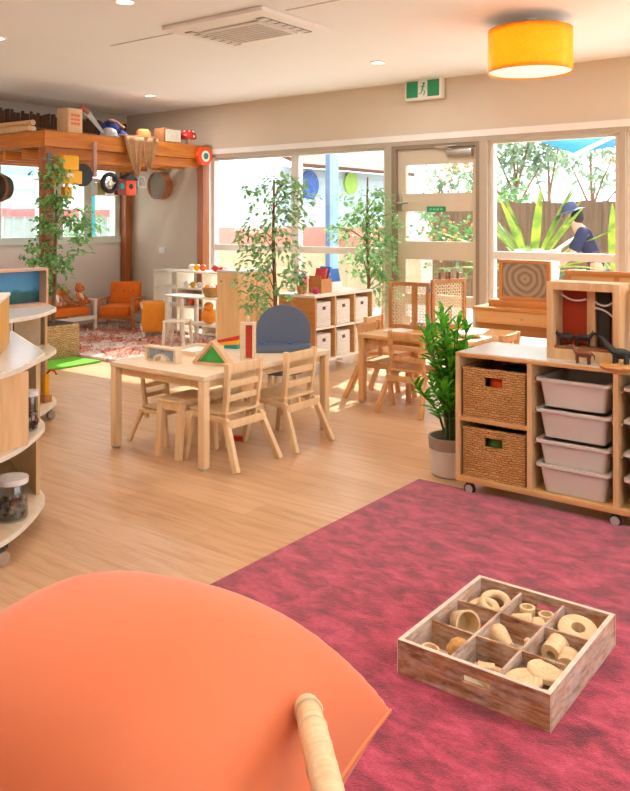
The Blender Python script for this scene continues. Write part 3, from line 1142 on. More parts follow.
ch = make_chair('kids_chair', 'pale beech chair with slatted back at the birch table, nearest the crimson rug', 'beech')
ch.location = (-3.295, 3.48, 0)
ch.rotation_euler.z = R(90)
ch['group'] = 'chairs around the birch table'
G1, G2 = 'chairs around the birch table', 'chairs around the tan table'
copy_tree(ch, (-3.275, 3.98, 0), R(90), 'pale beech slatted chair at the birch table, the one nearer the blue stand')
copy_tree(ch, (-3.88, 3.53, 0), R(-88), 'low pale chair under the far side of the birch table, beside the stool', scale=.75)
copy_tree(ch, (-3.86, 4.03, 0), R(-92), 'low pale chair under the far side of the birch table, toward the blue stand', scale=.75)

t = thing('kids_stool', 'pale beech stool pushed half under the near end of the birch table', 'stool', (-3.57, 3.42, 0))
B().box(-.112, .112, -.15, .15, .325, .345, .008).build('seat', 'beech', t)
for sx in (-1, 1):
    for sy in (-1, 1):
        B().bar((sx * .085, sy * .15, 0), (sx * .085, sy * .125, .325), .042, .034, .006).build('leg', 'beech', t)
b = B()
for sx in (-1, 1):
    b.bar((sx * .085, -.12, .30), (sx * .085, .12, .30), .02, .04)
b.bar((-.07, -.125, .30), (.07, -.125, .30), .02, .04)
b.build('rail', 'beech', t)

# things on the birch table
acry = lambda n, c: glass(n, c, .1)
t = thing('window_block', 'wooden frame block with a blue grey pane and an arch cut-out on the birch table', 'toy block', (-3.76, 3.40, .53), 0)
t.scale = (1.25, 1, .9)
b = B()
b.box(-.11, -.095, -.025, .025, 0, .10).box(.095, .11, -.025, .025, 0, .10).box(-.095, .095, -.025, .025, .087, .10)
arch = [(.055 * math.cos(R(a)), .055 * math.sin(R(a))) for a in range(0, 181, 18)]
arch2 = [(.042 * math.cos(R(a)), .042 * math.sin(R(a))) for a in range(180, -1, -18)]
b.prism(arch + arch2, -.024, .024, RX)
b.box(-.095, -.055, -.025, .025, 0, .012).box(.055, .095, -.025, .025, 0, .012)
b.build('frame', 'birch', t)
B().prism([(-.094, .0865), (-.094, .012), (-.055, .012)] + [(.0555 * math.cos(R(a)), .0555 * math.sin(R(a))) for a in range(170, 9, -20)] + [(.055, .012), (.094, .012), (.094, .0865)], -.004, .004, RX).build('pane', plain('blue grey pearl', '#9db2c8', .2, var=.2, scale=20), t)
t = thing('triangle_block', 'triangular wooden block with a green see-through pane on the birch table', 'toy block', (-3.43, 3.50, .53), R(12))
b = B()
tri = [(-.135, 0), (.135, 0), (0, .145)]
b.bar((-.125, 0, .008), (.125, 0, .008), .05, .016).bar((-.128, 0, .006), (0, 0, .14), .018, .05, 0, (0, 1, 0)).bar((.128, 0, .006), (0, 0, .14), .018, .05, 0, (0, 1, 0))
b.build('frame', plain('pinkish beech', '#ddb890', .5), t)
B().prism([(-.095, .016), (.095, .016), (0, .118)], -.003, .003, RX).build('pane', plain('green acrylic', '#3fae4c', .15, var=.1), t)
t = thing('red_window_block', 'upright wooden block with a tall red pane on the birch table', 'toy block', (-3.375, 3.75, .53), R(30))
b = B()
b.box(-.045, -.012, -.03, .03, 0, .235).box(.033, .045, -.03, .03, 0, .235).box(-.012, .033, -.03, .03, 0, .014).box(-.012, .033, -.03, .03, .221, .235)
b.box(-.01, .01, -.01, .01, .235, .27, .003)
b.build('frame', 'birch', t)
B().box(-.012, .033, -.005, .005, .014, .221).build('pane', plain('red acrylic', '#cf4a30', .15), t)
t = thing('rainbow_wedge', 'wedge block striped red, yellow and teal at the far side of the birch table', 'toy block', (-3.84, 4.03, .53), R(15))
b = B()
for k, (z0, z1) in enumerate(((0, .35), (.35, .68), (.68, 1))):
    b.mi = k
    p = lambda f: [(-.12, .03 * f), (.12, .09 * f)]
    a, c = p(z0), p(z1)
    b.prism([a[0], a[1], c[1], c[0]] if z0 else [(-.12, 0), (.12, 0), c[1], c[0]], -.04, .04, RX)
b.build('wedge', ['teal', 'yellow', 'red'], t)
t = thing('wooden_tray', 'shallow pale wooden tray with a white sheet on the birch table', 'tray', (-3.86, 3.78, .53), R(8))
b = B()
b.box(-.11, .11, -.16, .16, 0, .008).box(-.11, -.10, -.16, .16, .008, .03).box(.10, .11, -.16, .16, .008, .03).box(-.10, .10, -.16, -.15, .008, .03).box(-.10, .10, .15, .16, .008, .03)
b.build('tray_body', 'birch', t)
tag(B().box(-.09, .09, -.14, .13, .0, .004).build('paper_sheet', 'paper', None, (-3.86, 3.78, .5385), R(10)), 'white sheet of paper lying in the shallow wooden tray', 'paper')
o = B().box(-.035, .035, -.018, .018, 0, .03, .003).build('red_block', 'red', None, (-3.50, 3.80, 0), R(25))
tag(o, 'small red block lying on the floor under the birch table', 'toy block')

# slate blue arched stand on the table
t = thing('arched_stand', 'slate blue arched display stand with a front ledge on the birch table', 'display stand', (-3.42, 4.15, .53), R(37))
w_ = .18
arc = [(w_, .0), (w_, .14)] + [(w_ * math.cos(R(a)), .14 + .168 * math.sin(R(a))) for a in range(10, 171, 10)] + [(-w_, .14), (-w_, 0)]
b = B()
b.prism(arc, -.010, .010, RX)
b.build('arched_back', 'slate', t)
B().box(-.18, .18, -.085, -.011, 0, .058, .005).build('front_ledge', 'slate', t)
for x in (-.137, .048):
    B().box(x - .016, x + .016, -.083, -.02, .0585, .066, .002).build('clip', 'blue', t)
B().box(-.10, .10, .011, .09, 0, .02, .003).build('rear_foot', 'slate', t)
t = thing('dark_stool', 'small stool with a charcoal seat behind the birch table', 'stool', (-3.90, 4.72, 0), R(20))
B().lathe([(.002, .25), (.15, .25), (.158, .262), (.15, .285), (.002, .288)], 28).build('seat', plain('charcoal seat', '#4a5362', .6), t)
for k in range(4):
    a = R(45 + 90 * k)
    B().bar((.14 * math.cos(a), .14 * math.sin(a), 0), (.10 * math.cos(a), .10 * math.sin(a), .25), .028, .028, .004).build('leg', 'beech', t)

# second table
table('kids_table', 'tan wooden table with cane screens on it, near the glazed door', -3.50, -2.60, 5.14, 6.02, .53, 'oak', 'chairwood')
ch2 = make_chair('kids_chair', 'tan slatted chair with its back to us at the table carrying the cane screens', 'chairwood')
ch2.location = (-3.03, 5.21, 0)
ch2['group'] = G2
copy_tree(ch2, (-3.43, 5.40, 0), R(-90), 'tan chair seen edge-on at the near corner of the table with cane screens')
copy_tree(ch2, (-3.64, 5.80, 0), R(-86), 'tan chair with splayed legs at the end of the table nearest the storage cubes')
copy_tree(ch2, (-2.53, 5.45, 0), R(90), 'tan chair at the end of the cane screen table, nearest the wooden desk')


def cane(b, x0, x1, z0, z1, s=.022):
    n = int((x1 - x0) / s)
    for i in range(1, n):
        x = x0 + (x1 - x0) * i / n
        b.box(x - .0022, x + .0022, -.002, .0, z0, z1)
    n = int((z1 - z0) / s)
    for i in range(1, n):
        z = z0 + (z1 - z0) * i / n
        b.box(x0, x1, .0, .002, z - .0022, z + .0022)
    w, h = x1 - x0, z1 - z0
    k = -h
    while k < w:
        for sg in (1, -1):
            a = max(0, k)
            c = min(w, k + h)
            p, q = (a, a - k), (c, c - k)
            if c - a > .01:
                X = (lambda v: x0 + v) if sg > 0 else (lambda v: x1 - v)
                b.bar((X(p[0]), .003 * sg, z0 + p[1]), (X(q[0]), .003 * sg, z0 + q[1]), .0035, .002, 0, (0, 1, 0))
        k += s * 1.5


t = thing('cane_screen', 'hinged wooden table screen with woven cane panels standing on the tan table', 'screen', (-3.50, 5.60, .53))
def panel(loc, rz, w, h, mid=None):
    b = B()
    b.box(0, .03, -.012, .012, 0, h, .002).box(w - .03, w, -.012, .012, 0, h, .002)
    b.box(.03, w - .03, -.012, .012, 0, .035).box(.03, w - .03, -.012, .012, h - .03, h)
    if mid:
        b.box(mid - .022, mid + .022, -.011, .011, .035, h - .03)
    o = b.build('panel_frame', 'screenwood', t, loc, rz)
    b = B()
    if mid:
        cane(b, .03, mid - .022, .035, h - .03)
        cane(b, mid + .022, w - .03, .035, h - .03)
    else:
        cane(b, .03, w - .03, .035, h - .03)
    b.build('cane_weave', 'cane', o, smooth=False)
    return o
panel((0, 0, 0), 0, .37, .375, .235)
panel((.375, .02, 0), R(70), .36, .40)
for z in (.06, .31):
    B().box(.362, .384, -.016, .006, z, z + .035).build('hinge', 'steel', t)
for k, (x, y) in enumerate(((-3.095, 5.70), (-3.07, 5.77), (-3.06, 5.80), (-3.03, 5.88))):
    o = B().lathe([(.011, 0), (.009, .035), (.004, .04)], 10).ball((0, 0, .048), .011, 10).build('peg_figure', 'leather', None, (x, y, .93))
    tag(o, 'small brown wooden peg figure standing on the top rail of the rear cane screen', 'figure', 'peg figures on the cane screen')
t = thing('paper_cup', 'white paper cup behind the cane screen on the tan table', 'cup', (-3.40, 5.70, .53))
B().lathe([(.028, 0), (.036, .09), (.032, .09), (.025, .01)], 18).build('cup_body', 'paper', t)
tag(B().box(-.08, .08, -.03, .03, 0, .03, .006).build('blue_pencil_case', 'blue', None, (-3.38, 5.80, .53), R(10)), 'blue pencil case on the tan table behind the cane screen', 'pencil case')
t = thing('metal_dish', 'low white dish on the tan table behind the glossy potted plant', 'dish', (-2.75, 5.50, .53))
B().lathe([(.06, 0), (.11, .02), (.115, .035), (.105, .033), (.05, .008)], 24).build('dish_body', 'white', t)
tag(B().box(-.05, .05, -.015, .015, 0, .03, .004).build('red_block', 'red', None, (-3.02, 5.42, .53), R(30)), 'small red block on the tan table in front of the cane screen', 'toy block')
tag(B().box(-.14, .0, -.10, .10, 0, .012, .002).build('picture_book', 'paper', None, (-3.25, 5.42, .53), R(-12)), 'thin white picture book lying on the tan table', 'book')

# ------------------------------------------------------------------ storage cubes by the window
X0, X1, Y0, Y1 = -4.80, -4.38, 5.76, 6.70
t = thing('cube_storage', 'low wooden cube shelf holding white woven baskets below the window', 'shelf', (X1, Y0, 0))
Z0, Z1 = .115, .72
L_ = Y1 - Y0
D_ = X0 - X1
B().box(D_, 0, 0, L_, Z1 - .022, Z1, .002).build('top', 'edge', t)
B().box(D_, 0, 0, L_, Z0, Z0 + .022, .002).build('bottom_board', 'edge', t)
B().box(D_, 0, 0, .018, Z0 + .023, Z1 - .023).build('side_panel', 'honey', t)
B().box(D_, 0, L_ - .018, L_, Z0 + .023, Z1 - .023).build('side_panel', 'oak', t)
for k in (1, 2):
    B().box(D_ + .02, 0, L_ * k / 3 - .009, L_ * k / 3 + .009, Z0 + .023, Z1 - .023).build('divider', 'oak', t)
zm = (Z0 + Z1) / 2
for k in range(3):
    B().box(D_ + .02, -.001, L_ * k / 3 + (.019 if k == 0 else .010), L_ * (k + 1) / 3 - (.019 if k == 2 else .010), zm - .009, zm + .009).build('shelf', 'edge', t)
B().box(D_, D_ + .01, .019, L_ - .019, Z0 + .023, Z1 - .023).build('back_panel', 'honey', t)
for x in (D_ + .05, -.05):
    for y in (.06, L_ - .06):
        B().box(x - .02, x + .02, y - .02, y + .02, 0, Z0).build('leg', 'steel', t)
bk = thing('woven_basket', '', 'basket', (0, 0, 0), 0, 'white baskets in the cube shelf')
b = B()
b.box(-.35, -.02, -.108, .108, 0, .225, .012)
b.build('basket_body', 'whitewicker', bk)
B().box(-.021, -.0175, -.022, .022, .155, .185, .001).build('label_tag', plain('dark hide tag', '#6a3f28', .6), bk)
pos = [(k, z) for z in (1, 0) for k in range(3)]
nm = ['nearest column', 'middle column', 'far column']
for i, (k, z) in enumerate(pos):
    lb = 'white woven basket in the %s row of the cube shelf, %s' % ('upper' if z else 'lower', nm[k])
    o = bk if i == 0 else copy_tree(bk)
    o['label'] = lb
    o.location = (X1, Y0 + L_ * (k + .5) / 3 - (.0045 if k == 2 else -.0045 if k == 0 else 0), (zm + .0095) if z else Z0 + .0225)

# tall cabinet by the window
t = thing('tall_cabinet', 'wooden cabinet with a pale top under the window, left of the storage cubes', 'cabinet', (-5.31, 5.76, 0))
B().box(-.28, 0, 0, .56, .05, .885).build('body', 'maple', t)
B().box(-.285, .004, -.004, .564, .886, .908, .003).build('top', 'laminate', t)
B().box(-.27, -.01, .01, .55, 0, .049).build('plinth', 'dark', t)
B().cyl((-.225, -.001, .80), .008, .006, 10, RX).build('peg_hole', 'dark', t)
b = B()
b.box(.0005, .005, .27, .274, .06, .88)
b.build('door_seam', 'honey', t)

# on top of the cube shelf
t = thing('book_box', 'brown and white book holder with picture books on the cube shelf', 'book holder', (-4.55, 6.10, .72), R(0))
b = B()
b.box(-.09, .06, -.10, .06, 0, .008).box(-.09, -.082, -.10, .06, .008, .13).box(.052, .06, -.10, .06, .008, .13).box(-.082, .052, -.10, -.092, .008, .16)
b.build('brown_section', 'honey', t)
b = B()
b.box(-.09, .065, .061, .23, 0, .095, .003)
b.build('white_section', 'paper', t)
for k, (c, y, h, tl, lb) in enumerate((('red', -.055, .22, -8, 'red picture book standing in the book holder on the cube shelf'), ('navy', -.02, .2, -10, 'navy picture book standing between red and blue ones in the book holder'),
                                   ('blue', .018, .23, -12, 'bright blue picture book with a yellow mark in the book holder'))):
    bt = thing('picture_book', lb, 'book', (-4.565, 6.10 + y, .735), 0, 'books in the book holder')
    T = Matrix.Rotation(R(tl * -1), 4, 'X') @ Matrix.Rotation(R(0), 4, 'Z')
    B().box(-.06, .06, -.012, .012, 0, h, .002, m=Matrix.Rotation(R(-18 + k * 2), 4, 'X')).build('cover', c, bt)
    if k == 2:
        B().prism([(.05, .10), (.10, .10), (.075, .18)], 0, .0022, Matrix.Rotation(R(-14), 4, 'X') @ Matrix.Translation((.0601, -.075, 0)) @ Matrix.Rotation(PI / 2, 4, 'Z') @ RX @ Matrix.Translation((0, 0, -.0022))).build('yellow_mark', 'yellow', bt)
bt = thing('picture_book', 'wide blue book lying open against the book holder, on its white half', 'book', (-4.50, 6.24, .818), 0, 'books in the book holder')
B().box(-.008, .008, -.10, .07, 0, .12, .002, m=Matrix.Rotation(R(-12), 4, 'Y')).build('cover', 'blue', bt)
t = thing('flower_jar', 'wooden pot of magenta and teal paper flowers on the near end of the cube shelf', 'flower pot', (-4.60, 5.84, .72))
B().lathe([(.035, 0), (.045, .08), (.038, .08), (.03, .01)], 16).build('pot', 'honey', t)
b = B()
for k in range(16):
    a = k * 2.4
    r_ = .03 + .05 * ((k * 7) % 5) / 5
    z = .12 + .11 * ((k * 3) % 7) / 7
    b.mi = 0
    b.tube([(0, 0, .05), (r_ * math.cos(a), r_ * math.sin(a), z)], .003, 5)
    b.mi = 1 + k % 3
    b.ball((r_ * math.cos(a), r_ * math.sin(a), z), (.02, .02, .014), 8)
b.build('flowers', ['zz', plain('magenta', '#c43a78', .7), 'teal', plain('pink bloom', '#e79aa8', .7)], t)
tag(B().box(-.03, .03, -.03, .03, 0, .16, .004).build('wooden_block', 'honey', None, (-4.68, 5.98, .72), R(20)), 'upright brown wooden block beside the paper flowers on the cube shelf', 'toy block')
tag(B().ball((0, 0, .028), .03, 10).build('magenta_ball', plain('magenta felt', '#c8386c', .8), None, (-4.50, 5.93, .72)), 'small magenta felt ball on the cube shelf beside the flowers', 'ball')

# ------------------------------------------------------------------ desk below the right window
t = thing('wooden_desk', 'honey coloured wooden desk with a drawer below the window', 'desk', (-2.5, 6.2, 0))
B().box(-.55, .62, -.02, .34, .655, .68, .004).build('desktop', 'honey', t)
B().box(-.50, .60, .0, .32, .462, .545).build('lower_rail', wood('darker honey', '#96602f', '#a8713c', 'X'), t)
dr = B().box(-.52, .60, -.01, .012, .548, .652, .003).build('drawer', 'oak', t)
B().ball((-.12, -.02, .60), (.012, .014, .012), 12).build('knob', 'steel', dr)
B().box(-.50, .60, .013, .32, .546, .654).build('carcass', 'honey', t)
for x in (-.47, .57):
    for y in (.03, .29):
        B().box(x - .025, x + .025, y - .025, y + .025, 0, .461).build('leg', 'honey', t)
t = thing('clay_board', 'framed board of carved wood rings standing on a base on the desk', 'framed board', (-2.66, 6.36, .68))
B().box(-.30, .27, -.06, .08, 0, .055, .004).build('base_block', 'honey', t)
b = B()
b.box(-.225, .215, -.02, .02, .056, .085, .003).box(-.225, .215, -.02, .02, .36, .39, .003).box(-.225, -.195, -.02, .02, .085, .36).box(.185, .215, -.02, .02, .085, .36)
b.build('frame', 'honey', t)
B().box(-.195, .185, -.008, .012, .085, .36).build('ring_panel', 'rings', t, (0, 0, 0))
t = thing('panel_divider', 'wooden panelled divider standing behind the framed mirror by the window', 'divider', (-1.75, 6.0, 0))
b = B()
for x in (-.42, -.06, .30, .68):
    b.box(x - .02, x + .02, -.02, .02, 0, 1.02)
b.box(-.44, .70, -.021, .021, .985, 1.025, .003).box(-.44, .70, -.021, .021, .87, .90).box(-.44, .70, -.021, .021, .06, .1)
b.build('frame', 'honey', t)
for x0, x1 in ((-.40, -.08), (-.04, .28), (.32, .66)):
    B().box(x0, x1, -.008, .008, .10, .87).build('infill_panel', 'oak', t)
    B().box(x0, x1, -.008, .008, .90, .985).build('infill_panel', 'oak', t)
t = thing('orange_bird', 'small orange felt bird sitting on top of the panelled divider', 'toy', (-1.62, 6.0, 1.025))
b = B()
b.ball((0, 0, .03), (.07, .035, .03), 12).ball((-.06, 0, .045), .024, 10)
b.prism([(.05, -.02), (.13, -.03), (.13, .03), (.05, .02)], .03, .045)
b.build('body', 'redorange' if False else plain('bright orange felt', '#ef8a1a', .8), t)

# ------------------------------------------------------------------ tray and basket cabinet on the right
CX0, CX1, CY0, CY1 = -1.945, -.29, 3.75, 4.19
t = thing('storage_cabinet', 'low wooden cabinet on castors with wicker baskets and white trays', 'cabinet', (CX0, CY0, 0))
W_, D_ = CX1 - CX0, CY1 - CY0
b = B()
b.box(0, W_, 0, D_, .702, .722, .002)
b.build('top', 'oak', t)
B().box(.012, W_ - .012, .014, D_ - .012, .7215, .7245).build('top_laminate', 'laminate', t)
B().box(0, W_, 0, D_, .065, .092, .002).build('bottom_board', 'oak', t)
B().box(0, .022, .0, D_, .0925, .7015).build('side_panel', 'maple', t)
B().box(W_ - .022, W_, .0, D_, .0925, .7015).build('side_panel', 'maple', t)
dvs = [.395, .805, 1.225]
for x in dvs:
    B().box(x - .011, x + .011, .002, D_ - .012, .0925, .7015).build('divider', 'maple', t)
B().box(.0225, W_ - .0225, D_ - .011, D_ - .001, .0925, .7015).build('back_panel', 'honey', t)
B().box(.0225, .3835, .003, D_ - .0125, .376, .396).build('shelf', 'oak', t)
for x in (.07, .80, W_ - .07):
    for y in (.022, D_ - .05):
        b = B()
        b.cyl((x, y, .055), .02, .0095, 12)
        b.box(x - .016, x + .016, y + .015, y + .02, .02, .06, .002).box(x - .012, x + .012, y - .018, y + .02, .0605, .064, .001)
        cs = b.build('castor', 'black', t)
        b = B()
        b.lathe([(.012, -.012), (.027, -.012), (.03, -.006), (.03, .006), (.027, .012), (.012, .012)], 18, (x, y, .03), RX)
        b.mi = 1
        b.lathe([(.021, -.0135), (.021, .0135)], 16, (x, y, .03), RX)
        b.build('wheel', ['black', plain('grey wheel hub', '#b8b4ac', .5)], cs)
t = None


def wicker(loc, lb, inside):
    t = thing('wicker_basket', lb, 'basket', loc, 0, 'wicker baskets in the cabinet')
    w, d, h, th = .335, .36, .245, .014
    b = B()
    hz0, hz1, hw = .165, .212, .047
    # front wall around the hand hole
    b.box(-w / 2, -hw, 0, th, 0, h, .004).box(hw, w / 2, 0, th, 0, h, .004).box(-hw, hw, 0, th, 0, hz0).box(-hw, hw, 0, th, hz1, h)
    b.box(-w / 2, w / 2, d - th, d, 0, h, .004).box(-w / 2, -w / 2 + th, th, d - th, 0, h, .004).box(w / 2 - th, w / 2, th, d - th, 0, h, .004)
    b.box(-w / 2 + th, w / 2 - th, th, d - th, 0, .01)
    b.build('basket_body', 'wicker', t)
    b = B()
    for (p, q) in (((-w / 2, 0), (w / 2, 0)), ((w / 2, 0), (w / 2, d)), ((w / 2, d), (-w / 2, d)), ((-w / 2, d), (-w / 2, 0))):
        b.tube([(p[0], p[1] + .007 * (1 if p[1] == 0 else -1), h), (q[0], q[1] + .007 * (1 if q[1] == 0 else -1), h)], .010, 8)
    b.build('rim', 'wicker', t)
    for k, (dx, c, n) in enumerate(inside):
        o = B().ball((0, 0, .065), (.07, .07, .065), 14).build('soft_ball', c, None, (loc[0] + dx, loc[1] + .10, loc[2] + .012 + .09))
        tag(o, n, 'ball')
    return t
bx = CX0 + .203
wicker((bx, CY0 + .012, .397), 'upper wicker basket in the cabinet, with something orange showing in its hand hole', [(.01, 'redorange', 'orange ball inside the upper wicker basket')])
wicker((bx, CY0 + .012, .0935), 'lower wicker basket in the cabinet, with something green showing in its hand hole', [(-.01, plain('olive green ball', '#4d7a2a', .7), 'green ball inside the lower wicker basket')])
o = B().box(-.09, .09, -.05, .05, 0, .03, .012).box(-.08, .06, -.04, .04, .03, .05, .01).build('basket_void_shade', 'navy', None, (bx + .06, CY0 + .20, .397 + .20))  # dark shape added where there is only shade above the basket
tag(o, 'dark navy shape standing in for the shaded void of the upper wicker basket', 'cloth')

tr = thing('plastic_tray', '', 'tray', (0, 0, 0), 0, 'white trays in the cabinet')
b = B()
w, d, h = .36, .37, .135
def rr(w, d, r=.025, n=4):
    out = []
    for (sx, sy, a0) in ((1, 1, 0), (-1, 1, 90), (-1, -1, 180), (1, -1, 270)):
        for k in range(n + 1):
            a = R(a0 + 90 * k / n)
            out.append((sx * (w / 2 - r) + r * math.cos(a), sy * (d / 2 - r) + r * math.sin(a)))
    return out
loops = [(w * .80, d * .84, 0), (w * .90, d * .93, h - .012), (w * .90, d * .93, h - .001), (w * .86, d * .89, h - .001), (w * .78, d * .82, .006)]
rings = [[b.bm.verts.new((x, y + d / 2, z)) for x, y in rr(a, c)] for a, c, z in loops]
for p, q in zip(rings, rings[1:]):
    for k in range(len(p)):
        b.bm.faces.new((p[k], p[(k + 1) % len(p)], q[(k + 1) % len(p)], q[k]))
b.bm.faces.new(rings[0][::-1])
b.bm.faces.new(rings[-1])
b.build('tray_body', 'white_plastic', tr)
b = B()
lo = [(w * .905, d * .935, h - .016), (w * 1.0, d, h - .014), (w * 1.0, d, h), (w * .88, d * .90, h)]
rings = [[b.bm.verts.new((x, y + d / 2, z)) for x, y in rr(a, c)] for a, c, z in lo]
for i in range(4):
    p, q = rings[i], rings[(i + 1) % 4]
    for k in range(len(p)):
        b.bm.faces.new((p[k], p[(k + 1) % len(p)], q[(k + 1) % len(p)], q[k]))
b.build('rim', 'white_plastic', tr)
first = True
onm = ['top', 'second', 'third', 'bottom']
for c, xc in enumerate((CX0 + .600, CX0 + 1.015)):
    for k, zt in enumerate((.640, .492, .344, .216)):
        o = tr if first else copy_tree(tr)
        first = False
        o.location = (xc, CY0 + .006, zt - .135 + (.013 if k == 3 else 0))
        o['label'] = '%s white plastic tray in the %s of the cabinet' % (onm[k] if k not in (1, 2) else onm[k] + ' from top', 'column beside the wicker baskets' if c == 0 else 'rightmost column')
    # tray runners of that bay are part of the cabinet
cab = [o for o in COL.objects if o.name == 'storage_cabinet'][0]
for xa in (dvs[0] + .011, dvs[1] + .011):
    xb = dvs[1] - .011 if xa < .5 else dvs[2] - .011
    for zt in (.640, .492, .344):
        for x0, x1 in ((xa, xa + .012), (xb - .012, xb)):
            B().box(x0, x1, .03, D_ - .02 if False else .40, zt - .030, zt - .018).build('runner', 'maple', cab)
o = B().box(-.12, .10, -.05, .05, 0, .012, .004).build('orange_card', 'redorange', None, (CX0 + .60, CY0 + .12, .492 - .001 + .002))
tag(o, 'orange card lying on the second tray from top in the cabinet', 'card')

# framed mirror built as an open box, its reflection modelled; second box beside it
TZ = .7245
def framed_box(name, label, x0, x1, y0, d, h, back):
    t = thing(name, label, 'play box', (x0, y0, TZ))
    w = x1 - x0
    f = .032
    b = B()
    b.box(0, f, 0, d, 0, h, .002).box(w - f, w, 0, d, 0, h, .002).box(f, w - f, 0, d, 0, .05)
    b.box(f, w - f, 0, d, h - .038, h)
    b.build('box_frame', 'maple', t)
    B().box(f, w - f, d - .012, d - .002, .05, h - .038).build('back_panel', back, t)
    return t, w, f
t, w, f = framed_box('wooden_framed_box', 'wood framed mirror on the cabinet, built as an open box with a modelled reflection', -1.50, -1.15, 3.845, .15, .375, 'oxblood')
B().box(.165, .205, .10, .136, .063, .336).build('inner_post', 'maple', t)  # post, ropes and slats stand in for what the mirror reflects
b = B()
for (xa, za, xb, zb, dip) in ((.03, .315, .165, .29, .02), (.205, .28, .322, .31, .03), (.205, .25, .322, .18, -.02)):
    b.tube([(xa + (xb - xa) * k / 8, .09, za + (zb - za) * k / 8 - dip * math.sin(PI * k / 8)) for k in range(9)], .005, 6)
b.build('rope_swag', 'paper', t)
b = B()
b.box(.032, .318, .02, .137, .0505, .062)
b.build('inner_floor', 'leather', t)
B().box(.215, .27, .11, .137, .07, .335).build('dark_slats', 'darktoy', t)
def animal(name, label, loc, rz, mat, s=1.0, neck=.06):
    t = thing(name, label, 'toy animal', loc, rz)
    t.scale = (s, s, s)
    b = B()
    b.ball((0, 0, .062), (.055, .02, .024), 14)
    for x in (-.038, .036):
        for y in (-.011, .011):
            b.tube([(x, y, .055), (x + .004, y, .03), (x, y, 0)], [.010, .006, .006], 6)
    b.tube([(.042, 0, .066), (.058, 0, .066 + neck * .6), (.068, 0, .066 + neck)], [.016, .012, .010], 8)
    b.ball((.080, 0, .064 + neck), (.020, .009, .010), 10)
    b.tube([(-.052, 0, .07), (-.07, 0, .055), (-.074, 0, .03)], [.006, .006, .003], 6)
    b.build('body', mat, t)
    b = B()
    for y in (-.006, .006):
        b.prism([(.063, y - .002), (.069, y - .002), (.066, y + .002)], .072 + neck, .084 + neck)
    b.build('ears', mat, t)
    return t
animal('toy_horse', 'small brown toy horse standing in front of the framed mirror', (-1.30, 3.79, TZ), R(172), 'horse', .78, .035)
animal('toy_animal', 'dark toy animal inside the mirror box, at its left', (-1.42, 3.905, TZ + .062), R(200), 'darktoy', .7, .02)
animal('toy_animal', 'dark toy animal inside the mirror box, beside its inner post', (-1.345, 3.915, TZ + .062), R(10), 'darktoy', .7, .03)
t = thing('wood_slice', 'round wood slice with bark lying on the cabinet before the framed mirror', 'wood slice', (-1.135, 3.80, TZ))
B().lathe([(.085, 0), (.09, .008), (.085, .018), (.002, .018)], 24).build('slice', 'toycore', t)
t = thing('toy_dinosaur', 'dark long necked toy dinosaur standing on the wood slice', 'toy animal', (-1.13, 3.80, TZ + .018), R(180))
b = B()
b.ball((0, 0, .045), (.045, .022, .025), 12)
b.tube([(.03, 0, .05), (.06, 0, .08), (.085, 0, .11), (.10, 0, .115)], [.018, .012, .008, .007], 8)
b.tube([(-.035, 0, .045), (-.07, 0, .035), (-.105, 0, .045)], [.017, .01, .003], 8)
for x in (-.025, .025):
    for y in (-.014, .014):
        b.tube([(x, y, .04), (x, y, 0)], [.011, .009], 6)
b.build('body', 'darktoy', t)
t, w, f = framed_box('wooden_framed_box', 'second open wooden play box with a yellow back at the edge of the view', -1.115, -.76, 3.92, .2, .365, plain('yellow back board', '#d9a02a', .6))

# ------------------------------------------------------------------ potted plant beside the cabinet
t = thing('potted_plant', 'glossy green potted plant in a two tone pot beside the cabinet', 'potted plant', (-2.105, 4.0, 0))
b = B()
b.lathe([(.088, 0), (.103, .012), (.118, .15)], 32)
b.build('pot', 'greypot', t)
B().lathe([(.118, .1505), (.123, .215), (.112, .215), (.107, .17), (.107, .1505)], 32).build('pot_band', 'taupe', t)
B().cyl((0, 0, .17), .106, .008, 20).build('soil', 'soil', t)
r = random.Random(21)
bs, bl = B(), B()
for k in range(22):
    a = k * 2.4
    rad = .11 + .15 * r.random()
    top = r.uniform(.36, .84) if k > 5 else r.uniform(.74, .88)
    if k <= 5:
        rad *= .5
    p0 = Vector((.02 * math.cos(a), .02 * math.sin(a), .17))
    p1 = Vector((rad * .35 * math.cos(a), rad * .35 * math.sin(a), .17 + (top - .17) * .6))
    p2 = Vector((min(.05, rad * math.cos(a)), rad * math.sin(a), top))
    bs.tube([p0, p1, p2], [.009, .007, .003], 6)
    for q in range(20):
        f_ = .35 + .65 * q / 19
        p = p1.lerp(p2, (f_ - .5) * 2) if f_ > .5 else p0.lerp(p1, f_ * 2)
        aa = q * 2.4 + k
        out = Vector((math.cos(aa), math.sin(aa), r.uniform(.25, 1.0) + (1.2 if q > 16 else 0)))
        L = r.uniform(.075, .11)
        if p.z > .28:
            bl.leaf(p, out, (0, 0, 1), L, L * .36, .2)
bs.build('stems', plain('green stem', '#4f5f33', .7, var=.2), t)
bl.build('foliage', 'zz', t, smooth=False)

# ------------------------------------------------------------------ crimson rug and crate
b = B()
b.box(-2.187, .95, -.2, 3.795, .001, .014, .006)
b.bm.verts.ensure_lookup_table()
tag(b.build('crimson_rug', 'rug'), 'large mottled crimson rug on the wooden floor in the foreground', 'rug')
RZ = .0145

